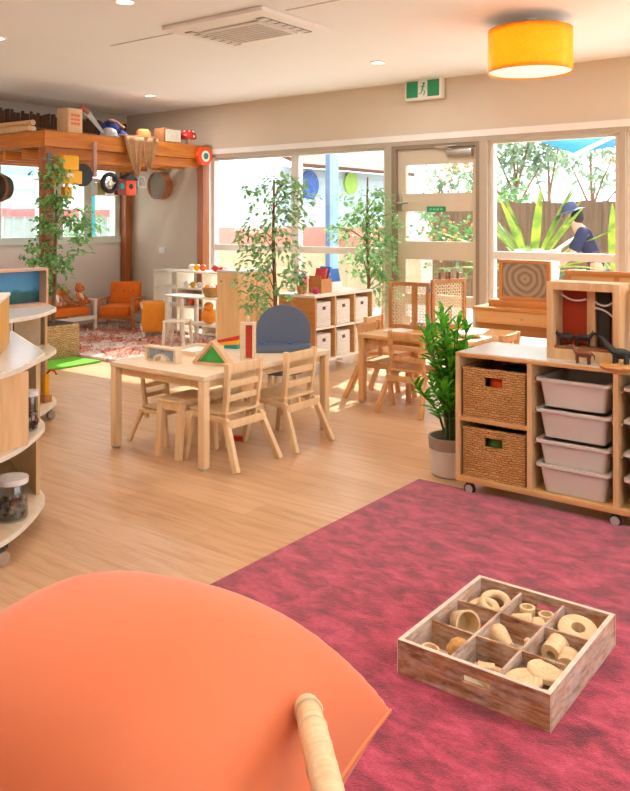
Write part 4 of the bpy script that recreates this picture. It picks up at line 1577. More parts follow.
kx0, kx1, ky0, ky1, kh = -1.299, -.818, 2.126, 2.688, .102
t = thing('wooden_crate', 'whitewashed wooden crate with nine compartments lying on the crimson rug', 'crate', (kx0, ky0, RZ))
W_, D_ = kx1 - kx0, ky1 - ky0
th = .014
crate = t
def slotted(y0, y1):
    hw, z0, z1, c = .044, .048, .070, W_ / 2 + .02
    b = B()
    b.box(0, c - hw, y0, y1, 0, kh).box(c + hw, W_, y0, y1, 0, kh).box(c - hw, c + hw, y0, y1, 0, z0).box(c - hw, c + hw, y0, y1, z1, kh)
    return b.build('end_board', 'crate', t)
slotted(0, th)
slotted(D_ - th, D_)
B().box(0, th, th, D_ - th, 0, kh).build('side_board', 'crate2', t)
B().box(W_ - th, W_, th, D_ - th, 0, kh).build('side_board', 'crate2', t)
B().box(th, W_ - th, th, D_ - th, 0, .008).build('base_board', 'crate_rim_base', t)  # base paled with the rim colour so the inside looks lit
b = B()
e = .0015
b.box(0, W_, 0, th, kh, kh + e).box(0, W_, D_ - th, D_, kh, kh + e).box(0, th, th, D_ - th, kh, kh + e).box(W_ - th, W_, th, D_ - th, kh, kh + e)
for x in (-.0012, W_ - .0005):
    for y in (-.0012, D_ - .0005):
        b.box(x, x + .0017, y, y + .0017, 0, kh)
b.build('worn_rim', 'crate_rim_base', t)
ix, iy = (W_ - 2 * th), (D_ - 2 * th)
for k in (1, 2):
    x = th + ix * k / 3
    B().box(x - .004, x + .004, th, D_ - th, .008, kh - .012).build('divider', 'crate2', t)
    y = th + iy * k / 3
    b = B()
    for j in range(3):
        b.box(th + ix * j / 3 + (.0045 if j else 0), th + ix * (j + 1) / 3 - (.0045 if j < 2 else 0), y - .004, y + .004, .008, kh - .012)
    b.build('divider', 'crate', t)
def cell(i, j, dx=0, dy=0, z=0):
    return (kx0 + th + ix * (i + .5) / 3 + dx, ky0 + th + iy * (j + .5) / 3 + dy, RZ + .0085 + z)
def part(name, lb, b, loc, mat='toy', cat='wooden loose part', rot=None):
    o = b.build(name, mat, None, loc)
    if rot:
        o.rotation_euler = rot
    return tag(o, lb, cat, 'loose parts in the crate')
def tubeb(r0, r1, h):
    return B().lathe([(r1, 0), (r0, 0), (r0, h), (r1, h)], 24, closed=True)
tilt = lambda a, b_, c=0: (R(a), R(b_), R(c))
# far corner compartment: two rings leaning on each other
part('wooden_ring', 'pale wooden ring leaning up in the far corner compartment of the crate', B().ring((0, 0, 0), .042, .013, 28, 10), cell(0, 2, .012, .018, .055), rot=tilt(18, 8))
part('wooden_ring', 'pale wooden ring lying lowest in the far corner compartment of the crate', B().ring((0, 0, 0), .045, .013, 28, 10), cell(0, 2, -.012, -.032, .046), rot=tilt(12, -6))
part('wooden_bead', 'small wooden bead beside the two rings in the far corner compartment', B().ring((0, 0, 0), .012, .009, 16, 8), cell(0, 2, .055, -.035, .014))
# compartment by the slotted back board: tubes
part('wooden_tube', 'upright wooden tube farthest back, below the hand slot of the crate', tubeb(.026, .018, .055), cell(1, 2, -.030, .035, .012))
part('wooden_tube', 'upright wooden tube nearest the right end of the slotted compartment', tubeb(.026, .018, .052), cell(1, 2, .038, .03, .012))
part('wooden_cylinder', 'solid wooden cylinder lying at the front of the slotted compartment', B().lathe([(.002, 0), (.027, 0), (.029, .004), (.029, .06), (.026, .064), (.002, .064)], 22), cell(1, 2, -.052, -.035, .032), rot=tilt(0, 80, 20))
part('wooden_tube', 'wooden tube lying on its side at the front of the slotted compartment', tubeb(.025, .016, .06), cell(1, 2, .045, -.052, .028), rot=tilt(-80, 0, 25))
# right corner compartment: a thick bowl ring
part('wooden_bowl', 'large wooden ring block leaning in the right corner compartment of the crate', B().lathe([(.022, 0), (.058, 0), (.064, .012), (.062, .030), (.052, .036), (.022, .036)], 30, closed=True), cell(2, 2, .0, .005, .035), rot=tilt(14, 10))
part('wooden_disc', 'thin wooden disc lying under the large ring block in the crate', B().lathe([(.002, 0), (.045, 0), (.045, .010), (.002, .010)], 24), cell(2, 2, .015, -.03, .006), mat='toycore')
# left middle: cup
part('wooden_cup', 'big wooden cup tipped on its side in the middle compartment on the left edge', B().lathe([(.030, 0), (.033, .004), (.044, .075), (.038, .075), (.028, .008), (.002, .008)], 26), cell(0, 1, -.045, .03, .04), rot=tilt(0, 72, -35))
part('wooden_disc', 'wooden disc lying beside the big tipped cup', B().lathe([(.002, 0), (.036, 0), (.036, .012), (.002, .012)], 24), cell(0, 1, .025, -.045, .006), rot=tilt(8, 0))
part('wooden_peg', 'little wooden peg standing beside the big tipped cup', B().lathe([(.013, 0), (.010, .02), (.012, .03), (.004, .038)], 14), cell(0, 1, .052, .03, 0))
# centre: cone and peg
part('wooden_cone', 'long wooden cone lying in the centre compartment of the crate', B().lathe([(.002, 0), (.034, 0), (.034, .006), (.010, .105), (.002, .108)], 24), cell(1, 1, -.058, .036, .036), rot=tilt(0, 82, -42))
part('wooden_peg', 'little wooden peg standing in the centre compartment', B().lathe([(.011, 0), (.011, .035), (.009, .038)], 14).ball((0, 0, .046), .012, 12), cell(1, 1, .045, .035, 0))
part('wooden_block', 'flat wooden offcut lying before the cone in the centre compartment', B().box(-.04, .04, -.02, .02, 0, .014, .003), cell(1, 1, .01, -.055, 0), rot=tilt(0, 0, 20))
# right middle: two tubes
part('wooden_tube', 'short wide wooden tube in the middle compartment on the right edge, farther in', tubeb(.034, .014, .06), cell(2, 1, -.025, .02, .036), rot=tilt(-75, 20))
part('wooden_tube', 'short wide wooden tube against the right edge of the crate', tubeb(.030, .012, .055), cell(2, 1, .035, -.01, .032), rot=tilt(-80, 15, 12))
part('wooden_tube', 'small wooden tube standing at the back of the right edge compartment', tubeb(.018, .010, .04), cell(2, 1, .02, .062, 0))
# left corner: egg and cup
part('wooden_egg', 'turned wooden egg cup lying in the left corner compartment of the crate', B().lathe([(.002, 0), (.020, .004), (.032, .03), (.030, .05), (.014, .068), (.002, .072)], 22), cell(0, 0, .018, .02, .032), mat='toycore', rot=tilt(25, 55, 60))
part('wooden_cup', 'small pale wooden cup at the outer side of the left corner compartment', B().lathe([(.024, 0), (.028, .04), (.022, .04), (.018, .008), (.002, .008)], 20), cell(0, 0, -.036, -.005, .006), rot=tilt(0, 8))
part('wooden_disc', 'thin wooden disc leaning on the front board in the left corner compartment', B().lathe([(.002, 0), (.026, 0), (.026, .008), (.002, .008)], 20), cell(0, 0, .0, -.058, .016), rot=tilt(35, 0))
# front middle: offcuts
part('wooden_block', 'pale wooden block lying crossways in the front middle compartment', B().box(-.045, .045, -.02, .02, 0, .026, .006), cell(1, 0, .01, .0, .0), rot=tilt(0, 0, -28))
part('wooden_block', 'short wooden block resting on top in the front middle compartment', B().box(-.026, .026, -.016, .016, 0, .022, .005), cell(1, 0, .0, .008, .0265), rot=tilt(0, 0, 25))
part('wooden_stick', 'round wooden stick lying at the back of the front middle compartment', B().tube([(-.05, 0, .011), (.05, 0, .011)], .011, 12), cell(1, 0, .0, .058, 0))
# front corner: two grooved discs
def spool():
    return B().lathe([(.002, 0), (.050, 0), (.055, .004), (.055, .016), (.050, .021), (.043, .018), (.037, .021), (.030, .018), (.024, .021), (.016, .018), (.008, .022), (.002, .018)], 32)
part('grooved_disc', 'grooved wooden disc leaning at the front board in the front corner compartment', spool(), cell(2, 0, -.018, -.03, .050), rot=tilt(6, -6))
part('grooved_disc', 'grooved wooden disc behind its twin in the front corner compartment', spool(), cell(2, 0, .018, .045, .055), rot=tilt(-5, 8))
part('wooden_block', 'wooden block holding up the grooved discs in the front corner compartment', B().box(-.05, .05, -.055, .055, 0, .042, .004), cell(2, 0, 0, 0, 0))

# ------------------------------------------------------------------ rounded shelves at the left
out1 = [(-4.45, 2.72), (-3.42, 2.30), (-3.32, 2.262), (-3.25, 2.22), (-3.18, 2.145), (-3.10, 2.05), (-3.02, 1.94), (-2.955, 1.81), (-2.92, 1.66), (-2.92, 1.5), (-3.0, 1.25), (-3.3, 1.05), (-4.45, 1.0)]
def smooth_poly(p, fixed):
    for _ in range(2):
        q = []
        n = len(p)
        for i in range(n):
            a, b_ = Vector(p[i]), Vector(p[(i + 1) % n])
            q += [tuple(a.lerp(b_, .25)), tuple(a.lerp(b_, .75))]
        p = q
    return p
out1 = smooth_poly(out1, None)
def shelf_unit(name, label, org, heights, outline, panels, castors):
    t = thing(name, label, 'shelf', (org[0], org[1], 0))
    poly = [(x - org[0], y - org[1]) for x, y in outline]
    for z in heights:
        b = B()
        b.prism(poly, z - .022, z)
        sh = b.build('shelf', 'edge', t)
        B().prism([(x * .985, y * .985) for x, y in poly], z + .0002, z + .0012).build('shelf_surface', 'birch' if z < heights[-1] else 'laminate', sh)
    for (a, c, z0, z1, mt) in panels:
        B().bar((a[0] - org[0], a[1] - org[1], (z0 + z1) / 2), (c[0] - org[0], c[1] - org[1], (z0 + z1) / 2), z1 - z0 if False else .018, z1 - z0).build('panel', mt, t)
    for x, y in castors:
        x, y = x - org[0], y - org[1]
        zc = heights[0] - .022
        b = B()
        b.cyl((x, y, zc - .012), .024, .0115, 14).box(x - .022, x - .015, y - .018, y + .018, .02, zc - .0125, .002)
        cs = b.build('castor', 'black', t)
        B().lathe([(.008, -.013), (.029, -.013), (.032, -.006), (.032, .006), (.029, .013), (.008, .013)], 18, (x, y, .032), RY).build('wheel', 'steel', cs)
    return t
hs = [.11, .45, .785]
shelf_unit('rounded_shelf', 'rounded wooden shelf unit on castors at the left edge, nearest to us', (-3.8, 1.9), hs, out1,
           [((-4.44, 2.69), (-3.33, 2.235), .111, .427, 'maple'), ((-4.44, 2.69), (-3.33, 2.235), .452, .762, 'maple'),
            ((-3.035, 1.985), (-3.02, 1.30), .452, .762, 'maple'), ((-3.02, 1.80), (-3.06, 1.30), .112, .427, 'oak')],
           [(-2.99, 1.84), (-3.4, 1.15), (-3.42, 2.2), (-4.3, 2.5), (-4.3, 1.15)])
sh2 = (-1.68, 1.24)
out2 = [(x + sh2[0], y + sh2[1]) for x, y in out1]
hs2 = [.12, .48, .775]
shelf_unit('rounded_shelf', 'rounded wooden shelf unit behind the nearest one, with a sea picture on top', (-5.4, 3.1), hs2, out2,
           [((-5.50, 3.66), (-5.18, 3.545), .122, .457, 'maple'), ((-5.50, 3.66), (-5.18, 3.545), .482, .777, 'maple'),
            ((-5.30, 3.42), (-5.19, 3.50), .122, .457, 'maple'), ((-5.33, 3.38), (-5.19, 3.50), .482, .752, 'birch'), ((-6.0, 3.8), (-5.52, 3.66), .482, .752, plain('dark red brown', '#7d4330', .6))],
           [(-4.93, 3.41), (-4.75, 3.0), (-5.1, 2.4), (-5.9, 3.75), (-5.9, 2.4)])
t = thing('wooden_riser', 'golden wooden block box on top of the nearest rounded shelf', 'box', (-3.67, 2.30, .7865), R(-37.7))
B().box(0, .48, -.2, 0, 0, .235, .004).build('box_body', wood('golden wood', '#d09434', '#dfa94a', 'Z'), t)
B().box(-.005, .485, -.205, .005, .2355, .252, .004).build('lid', 'edge', t)
def jar(name, label, loc, r_, h, fill, fh):
    t = thing(name, label, 'jar', loc)
    B().lathe([(.002, .001), (r_ * .92, .001), (r_, .012), (r_, h * .82), (r_ * .93, h * .86), (r_ * .9, h * .86), (r_ * .96, h * .80), (r_ * .96, .012)], 24).build('jar_body', acry('clear jar ' + name + str(r_), '#f1f3f3'), t)
    b = B()
    r2 = random.Random(int(r_ * 1000))
    for k in range(90 if fh > .05 else 20):
        a, q = r2.uniform(0, 6.3), r_ * .82 * math.sqrt(r2.random())
        b.mi = r2.choice((0, 0, 1, 2, 2))
        b.ball((q * math.cos(a), q * math.sin(a), .016 + r2.random() * fh), .012, 6)
    o = b.build('pebbles', ['darktoy', 'leather', plain('grey pebble', '#a09a94', .6)], t)
    o['kind'] = 'stuff'
    B().lathe([(.002, h * .87), (r_ * 1.02, h * .87), (r_ * 1.02, h), (.002, h)], 24).build('lid', 'white', t)
jar('pebble_jar', 'large clear jar of dark pebbles with a white lid on the lowest shelf', (-3.155, 1.99, .1115), .066, .18, 0, .085)
jar('pebble_jar', 'small white topped jar in front of the large pebble jar on the lowest shelf', (-3.085, 1.815, .1115), .034, .13, 0, .04)
jar('pebble_jar', 'white lidded jar on the middle shelf of the nearest rounded unit', (-3.235, 2.13, .4515), .035, .18, 0, .06)
t = thing('toy_figure', 'yellow and red toy standing on the bottom shelf of the farther rounded unit', 'toy', (-4.95, 3.385, .1215))
B().box(-.03, .03, -.03, .03, 0, .05, .004).build('wooden_base', 'honey', t)
B().box(-.018, .018, -.018, .018, .051, .20, .006).build('yellow_column', 'yellow', t)
B().tube([(0, 0, .19), (.02, .02, .225), (.045, .04, .22), (.055, .05, .19)], .008, 8).build('red_hook', 'red', t)
t = thing('framed_sea_picture', 'box framed blue sea and hill picture on the farther rounded shelf', 'framed picture', (-5.16, 2.93, .7765))
b = B()
b.box(-.10, 0, -.85, .62, 0, .018).box(-.10, 0, -.85, .62, .255, .273).box(-.10, 0, .603, .62, .018, .255).box(-.10, 0, -.85, -.833, .018, .255)
b.build('box_frame', plain('pink brown frame', '#c9a083', .5), t)
B().box(-.095, -.088, -.833, .602, .0185, .2545).build('picture', 'picture', t)

# ------------------------------------------------------------------ rattan chair and orange cushion in the foreground
fz = R(136)      # direction the chair faces
t = thing('rattan_chair', 'pale rattan armchair in the foreground with one bound arm showing', 'armchair', (-1.10, .72, 0), fz - PI / 2)
def L(x, y, z):
    return (x, y, z)
def rat(pts, r_, nm):
    b = B()
    b.tube(pts, r_, 12)
    return b.build(nm, wood('rattan cane ' + nm, '#e9cf9f', '#f5e6c6', 'Y', .45), t)
# seat ring, legs and back hoop reach below and behind the view; the right arm is the part in sight
ringp = [(.40 * math.cos(R(a)), .02 + .42 * math.sin(R(a)), .30) for a in range(0, 360, 15)]
b = B()
b.tube(ringp + ringp[:1], .02, 10, False)
b.build('seat_ring', 'toy', t)
b = B()
for k in range(-3, 4):
    y = .02 + k * .11
    hx = math.sqrt(max(0, .42 ** 2 - (k * .11) ** 2)) * .95
    b.tube([(-hx, y, .295), (0, y, .285), (hx, y, .295)], .012, 8)
b.build('seat_slats', 'toy', t)
for sx in (-1, 1):
    for sy in (-1, 1):
        B().tube([(sx * .36, .02 + sy * .34, .30 if sy > 0 else .30), (sx * .40, .02 + sy * .38, RZ if False else .0155)], .019, 10).build('leg', 'toy', t)
B().tube([(-.43, -.50, .30)] + [(.43 * math.cos(R(a)), -.50 - .03 * math.sin(R(a)), .62 + .22 * math.sin(R(a))) for a in range(180, -1, -15)] + [(.43, -.50, .30)], .02, 10).build('back_hoop', 'toy', t)
for sx in (-1, 1):
    b = B()
    b.tube([(sx * .40, -.25, .30), (sx * .43, -.42, .31), (sx * .43, -.50, .31)], .018, 8)
    b.build('hoop_brace', 'toy', t)
    am = B()
    am.tube([(sx * .428, .005, .612), (sx * .43, -.01, .622), (sx * .43, -.10, .628), (sx * .43, -.22, .63), (sx * .43, -.36, .63), (sx * .43, -.50, .625)], [.016, .0205, .022, .022, .022, .021], 16)
    ao = am.build('armrest', 'toy', t)
    bb = B()
    for q in range(9):
        y = -.03 - q * .045
        bb.ring((sx * .43, y, .6265), .0215, .0018, 18, 6, RX)
    bb.build('cane_binding', 'cane', ao)

# cushion
cz, ha, hb, ht = .455, .53, .53, .30
ang0 = R(60)
cc = Vector((-.83, 1.33, 0)) - Vector((math.cos(ang0), math.sin(ang0), 0)) * ha
b = B()
N = 28
top, bot = {}, {}
def pil(u, v):
    # square with corner directions along the local axes, edges drawn in a little
    k = .07
    x = u * (1 - k * (1 - v * v) * u * u)
    y = v * (1 - k * (1 - u * u) * v * v)
    hgt = (max(0, 1 - abs(u) ** 2.4) * max(0, 1 - abs(v) ** 2.4)) ** .45
    return (x - y) * ha * .5, (x + y) * ha * .5, hgt
for i in range(N + 1):
    for j in range(N + 1):
        # denser samples near the seam
        u = math.sin((i / N * 2 - 1) * PI / 2)
        v = math.sin((j / N * 2 - 1) * PI / 2)
        x, y, h = pil(u, v)
        edge = i in (0, N) or j in (0, N)
        top[i, j] = b.bm.verts.new((x, y, h * ht))
        bot[i, j] = top[i, j] if edge else b.bm.verts.new((x, y, -h * .13))
for i in range(N):
    for j in range(N):
        b.bm.faces.new((top[i, j], top[i + 1, j], top[i + 1, j + 1], top[i, j + 1]))
        b.bm.faces.new((bot[i, j], bot[i, j + 1], bot[i + 1, j + 1], bot[i + 1, j]))
m_, n_, l_, p_ = base('orange leatherette', .62)
p_.inputs['Specular IOR Level'].default_value = .3
p_.inputs['Sheen Weight'].default_value = .35
p_.inputs['Sheen Roughness'].default_value = .35
f_ = noise(n_, l_, coords(n_, l_), 3)
l_.new(ramp(n_, l_, f_, [(.3, '#dc7549'), (.7, '#de7b4f')]), p_.inputs['Base Color'])
g_ = noise(n_, l_, coords(n_, l_), 420, 2)
bump(n_, l_, p_, g_, .08, .002)
t = thing('floor_cushion', 'big puffed orange cushion on the rattan chair in the foreground', 'cushion', (cc.x, cc.y, cz), ang0)
b.build('cover', m_, t, ang=180)
b = B()
def edgepts():
    o = []
    for a in range(4):
        for k in range(24):
            q = math.sin((k / 24 * 2 - 1) * PI / 2)
            u, v = [(q, -1), (1, q), (-q, 1), (-1, -q)][a]
            x, y, h = pil(u, v)
            o.append((x, y, 0))
    return o
ep = edgepts()
b.tube(ep + ep[:1], .0045, 6, False)
b.build('piping', plain('orange piping', '#e27a45', .45), t)

# ------------------------------------------------------------------ outside
GZ = -.16
b = B()
b.box(-40, 30, WY + .16, 60, GZ - .1, GZ)
b.box(-40, LX - .16, -10, WY + .16, GZ - .1, GZ)
b.box(LX - .16, 30, -30, FY - .16, GZ - .1, GZ)
b.box(RXW + .16, 30, FY - .16, WY + .16, GZ - .1, GZ)
o = b.build('ground', plain('pale paving', '#e6e1d8', .9, var=.08, scale=2))
o['kind'] = 'structure'

t = thing('playground_building', 'pale blue weatherboard building with brown roof and red band outside the window', 'building', (-8.2, 11.4, GZ))
def w2(z):
    return z - GZ
B().box(-2.5, 0, -1.7, 2.4, w2(1.28), w2(2.25)).build('wall', plain('pale blue boards', '#c3d3dc', .7, var=.03), t)
b = B()
for k in range(8):
    b.box(0, .012, -1.7, 2.4, w2(1.28) + .12 * k, w2(1.28) + .12 * k + .008)
b.build('board_joint', plain('board joint', '#c5d6de', .7), t)
B().box(-2.5, .006, -1.7, 2.4, w2(.90), w2(1.279)).build('red_band', plain('coral red band', '#ee8f80', .7), t)
B().box(-2.5, .3, -1.7, 2.4, 0, w2(.899)).build('sandstone_base', plain('sandstone', '#cdb48f', .9, var=.15, scale=5), t)
b = B()
b.prism([(-2.7, 1.2), (.45, 0), (.45, .06), (-2.7, 1.3)], -1.9, 1.5, Matrix.Translation((0, 0, w2(2.22))) @ RX)
b.build('roof', wood('brown shingle roof', '#4f3222', '#74492f', 'X', .8, .5), t)
B().cyl((.012, -.80, w2(1.98)), .235, .03, 28, RY).build('round_window', 'blue', t)
B().cyl((.012, 0.40, w2(2.05)), .2, .03, 28, RY).build('green_disc', plain('lime green disc', '#a9d24a', .5), t)
t = thing('blue_post', 'two tone blue verandah post outside the window', 'post', (-6.56, 9.02, GZ))
B().box(-.075, .0, -.06, .06, 0, 3.1).build('dark_half', plain('steel blue', '#52789f', .5), t)
B().box(.001, .06, -.06, .06, 0, 3.1).build('light_half', plain('light steel blue', '#8fb3cc', .5), t)
t = thing('pale_shed', 'pale shed with mauve doors far outside the left of the window', 'shed', (-16.5, 15.2, GZ))
B().box(-2.5, 1.9, -1, 1, 0, 2.15).build('wall', 'paper', t)
B().box(-.62, -.1, -1.01, -1.0, .9, 2.0).build('mauve_door', plain('mauve grey', '#a79aa8', .7), t)
B().box(-.4, .2, -1.012, -1.002, -.0, .62).build('low_panel', plain('mauve blue', '#9aa0c0', .7), t)
b = B()
b.prism([(-2.7, 2.15), (2.1, 2.15), (2.1, 2.22), (-2.7, 2.35)], -1.2, 1.2, RX)
b.build('roof', plain('pinkish roof', '#e3cfc4', .8), t)

# timber fence
t = thing('timber_fence', 'brown paling fence beyond the right window', 'fence', (-3.0, 13.0, GZ))
b = B()
for k in range(96):
    x = -4.2 + k * .105
    b.box(x, x + .101, -.012, .012 + .004 * (k % 2), .03, 1.86 + rnd.uniform(-.02, .02))
b.build('palings', wood('brown palings', '#664c38', '#8a6c50', 'Z', .85, .8), t)
for z in (.4, 1.5):
    B().box(-4.2, 5.8, .017, .06, z, z + .08).build('rail', 'trunk', t)
for k in range(5):
    B().box(-4.1 + k * 2.4, -4.0 + k * 2.4, .061, .15, 0, 1.8).build('fence_post', 'trunk', t)
t = thing('garden_wall', 'pale rendered wall outside behind the door panes', 'wall', (-8.4, 14.7, GZ))
B().box(-1.6, 1.6, -.08, .08, 0, 1.75).build('render', plain('pale render', '#e6e6e0', .8), t)
B().box(-1.64, 1.64, -.12, .12, 1.751, 1.82).build('coping', 'white', t)


def leafy(name, label, cat, loc, blobs, mat, leaf, trunk=None, seed=1, flowers=None):
    r = random.Random(seed)
    t = thing(name, label, cat, loc)
    b = B()
    top = max(z for x, y, z, *_ in blobs)
    tr_ = trunk or .03
    b.tube([(0, 0, 0), (.03, 0, top * .5), (-.02, 0, top * .9)], [tr_, tr_ * .7, tr_ * .3], 7)
    for x, y, z, rad, n in blobs:
        s_ = min(z * .6, top * .6)
        b.tube([(.02, 0, s_), ((x) * .5, y * .5, (s_ + z) / 2 + .03), (x, y, z)], [tr_ * .5, tr_ * .35, tr_ * .15], 5)
    b.build('trunk', 'trunk', t)
    b = B()
    fl = B()
    for x, y, z, rad, n in blobs:
        for q in range(n * (2 if 'gum' in name else 1)):
            u = Vector((r.gauss(0, .5), r.gauss(0, .5), r.gauss(0, .5))) * rad
            d = Vector((r.uniform(-1, 1), r.uniform(-1, 1), r.uniform(-1, .5)))
            b.leaf((x + u.x, y + u.y, z + u.z), d, (r.uniform(-1, 1), r.uniform(-1, 1), 1), leaf * r.uniform(.7, 1.2), leaf * .45)
            if flowers and q % 9 == 0:
                fl.ball((x + u.x, y + u.y, z + u.z), .026, 6)
    b.build('foliage', mat, t, smooth=False)
    if flowers:
        fl.build('flowers', flowers, t)
    else:
        fl.bm.free()
    return t

r5 = random.Random(5)
leafy('gum_tree', 'tall airy gum tree beyond the paling fence, nearest the door', 'tree', (-7.36, 17.0, GZ),
      [(-1.1, 0, 2.9, .5, 90), (-.6, 0, 3.4, .5, 90), (0, .2, 3.0, .45, 80), (-1.0, 0, 2.2, .45, 70), (.4, 0, 3.5, .45, 70), (-.2, 0, 2.3, .4, 50), (.7, 0, 2.9, .4, 60)], 'gum', .2, .07, 1)
leafy('gum_tree', 'airy gum tree with forked trunk beyond the fence, under the blue shade sail', 'tree', (-6.0, 18.0, GZ),
      [(-.5, 0, 2.9, .4, 45), (0, 0, 3.3, .4, 45), (.5, 0, 3.0, .4, 45), (.1, 0, 2.5, .35, 35), (.8, 0, 2.5, .3, 25)], 'gum', .18, .06, 2)
leafy('gum_tree', 'thin gum tree between the two others beyond the fence', 'tree', (-6.7, 17.3, GZ),
      [(0, 0, 3.1, .35, 40), (.3, 0, 3.5, .3, 30), (-.3, 0, 2.6, .3, 25)], 'gum', .18, .06, 3)
leafy('hedge_shrub', 'dark green shrub poking above the fence beside the window post', 'shrub', (-6.1, 13.9, GZ),
      [(0, 0, 1.9, .3, 90), (.3, 0, 1.75, .25, 60), (-.2, 0, 1.5, .3, 60)], 'shrub', .14, .03, 4)
leafy('flowering_shrub', 'green shrub with orange flowers seen through the middle pane of the door', 'shrub', (-5.75, 10.9, GZ),
      [(0, 0, 1.15, .35, 150), (.3, 0, 1.3, .3, 90), (-.2, 0, 1.45, .28, 80), (.55, 0, 1.0, .25, 60)], 'shrub', .12, .03, 5, plain('soft orange bloom', '#ea9a62', .8))
leafy('flowering_shrub', 'taller pale green shrub behind the top pane of the door', 'shrub', (-6.3, 11.6, GZ),
      [(0, 0, 2.1, .3, 80), (.25, 0, 2.35, .3, 70), (-.2, 0, 1.75, .28, 70), (.7, 0, 2.2, .22, 30)], 'gum', .12, .03, 6, plain('pale orange bloom', '#f0b58c', .8))
leafy('bougainvillea', 'pink flowering bush outside behind the ficus nearest the door', 'shrub', (-6.75, 10.6, GZ),
      [(0, 0, 1.15, .3, 80), (.2, 0, 1.5, .28, 70), (-.2, 0, .8, .3, 60)], 'shrub', .12, .03, 7, plain('coral pink bloom', '#ee8f86', .8))

# spiky yellow green palms in front of the fence
def spiky(label, loc, n, h, spread, seed, mat='palmleaf', wd=.11):
    r = random.Random(seed)
    t = thing('garden_palm', label, 'palm', loc)
    B().tube([(0, 0, 0), (0, 0, h * .35)], [.06, .045], 8).build('trunk', 'trunk', t)
    b = B()
    for k in range(n):
        a = k * 2.4 + r.uniform(-.2, .2)
        e = r.uniform(.25, 1)
        L_ = h * .65 * r.uniform(.85, 1.1)
        o = Vector((math.cos(a) * (1 - e * .75) * spread, math.sin(a) * (1 - e * .75) * spread, e)).normalized()
        p = Vector((0, 0, h * .34))
        prev = None
        for q in range(7):
            f = q / 6
            c = p + o * L_ * f - Vector((0, 0, .22 * f * f * L_ * (1 - e * .6)))
            side = o.cross(Vector((0, 0, 1))).normalized()
            w = wd * math.sin(PI * min(1, .12 + f * .88)) * .5 + .004
            row = [b.bm.verts.new(c - side * w), b.bm.verts.new(c - Vector((0, 0, w * .4))), b.bm.verts.new(c + side * w)]
            if prev:
                b.bm.faces.new((prev[0], prev[1], row[1], row[0]))
                b.bm.faces.new((prev[1], prev[2], row[2], row[1]))
            prev = row
    b.build('fronds', mat, t, smooth=False)
spiky('yellow green palm with spreading fronds before the paling fence', (-4.31, 10.54, GZ), 24, 2.45, 1.9, 3)
spiky('smaller dark palm growing in front of the fence beside the white tub', (-4.6, 11.2, GZ), 12, 1.5, 2.0, 4, 'shrub')
spiky('upright banana plant by the right edge of the window', (-3.35, 11.1, GZ), 6, 2.05, .5, 6, 'palmleaf', .17)
t = thing('white_tub', 'white rounded garden tub standing before the fence', 'tub', (-4.02, 10.0, GZ))
B().lathe([(.20, 0), (.27, .85), (.29, 1.18), (.26, 1.18), (.22, .9), (.002, .88)], 24).build('tub_body', 'white', t)
t = thing('maroon_bin', 'maroon box standing by the fence near the window post', 'bin', (-2.85, 11.6, GZ))
B().box(-.2, .3, -.2, .2, 0, 1.25, .03).build('body', plain('maroon', '#8b2f52', .6), t)
B().box(-.21, .31, -.21, .21, 1.251, 1.30, .02).build('lid', plain('maroon lid', '#7a2848', .6), t)
# shade sail
t = thing('shade_sail', 'blue shade sail stretched above the garden outside the right window', 'shade sail', (-4.25, 10.6, 2.4))
b = B()
pts = [(0, 0, .07), (.40, .30, -.10), (.63, .95, .02), (1.3, 1.9, .2), (1.2, 2.3, .75), (-.15, 1.2, .42)]
v0 = [b.bm.verts.new(p) for p in pts]
c0 = b.bm.verts.new((.45, .9, .2))
for k in range(6):
    b.bm.faces.new((v0[k], v0[(k + 1) % 6], c0))
o = b.build('sail', plain('blue sail cloth', '#2f8ec4', .7, var=.03), t)
sm = o.modifiers.new('thick', 'SOLIDIFY')
sm.thickness = .012
b = B()
b.tube([(.40, .30, -.115), (1.2, 2.3, .70)], .03, 8)
b.build('cable', 'white', t)
for k, (x, y) in enumerate(((1.3, 1.9), (1.2, 2.3))):
    B().tube([(x, y, -2.56), (x, y, .6)], .05, 10).build('sail_post', 'steel', t)

# left side garden seen through the far windows
t = thing('side_fence', 'pale side fence with a red rail outside the far left windows', 'fence', (-12.6, 6.5, GZ))
b = B()
for k in range(40):
    b.box(-.012, .012, -3.5 + k * .2, -3.5 + k * .2 + .17, .03, 1.75)
b.build('pickets', plain('pale fence', '#98a5a0', .8, var=.1), t)
B().box(.013, .06, -3.5, 4.5, 1.62, 1.76).build('red_rail', plain('faded red rail', '#c76a68', .7), t)
t = thing('pale_house', 'pale grey house beyond the side fence outside the far windows', 'house', (-19, 8, GZ))
B().box(-1.5, 1.5, -4, 4, 0, 2.3).build('wall', plain('pale house', '#a3b0b4', .8), t)
B().prism([(-4.3, 2.3), (4.3, 2.3), (3.2, 3.0), (-3.2, 3.0)], -1.8, 1.8, Matrix.Rotation(PI / 2, 4, 'Z') @ RX).build('roof', plain('blue grey roof', '#8fb4c9', .7), t)
leafy('garden_shrub', 'green shrub before the side fence, seen in the leftmost window', 'shrub', (-11.6, 5.3, GZ), [(0, 0, 1.2, .3, 90), (.1, .3, 1.4, .25, 60), (0, -.3, 1.0, .3, 60)], 'shrub', .12, .03, 11)
leafy('garden_shrub', 'green shrub before the side fence, outside the window beside the corner post', 'shrub', (-11.4, 8.4, GZ), [(0, 0, 1.3, .3, 90), (.1, .3, 1.5, .25, 60)], 'shrub', .12, .03, 12)
t = thing('teal_post', 'teal painted post outside the window beside the loft corner', 'post', (-10.6, 8.05, GZ))
B().box(-.06, .06, -.06, .06, 0, 2.2, .01).build('post', 'teal', t)
B().box(-.08, .08, -.08, .08, 2.2, 2.26, .01).build('cap', 'white', t)


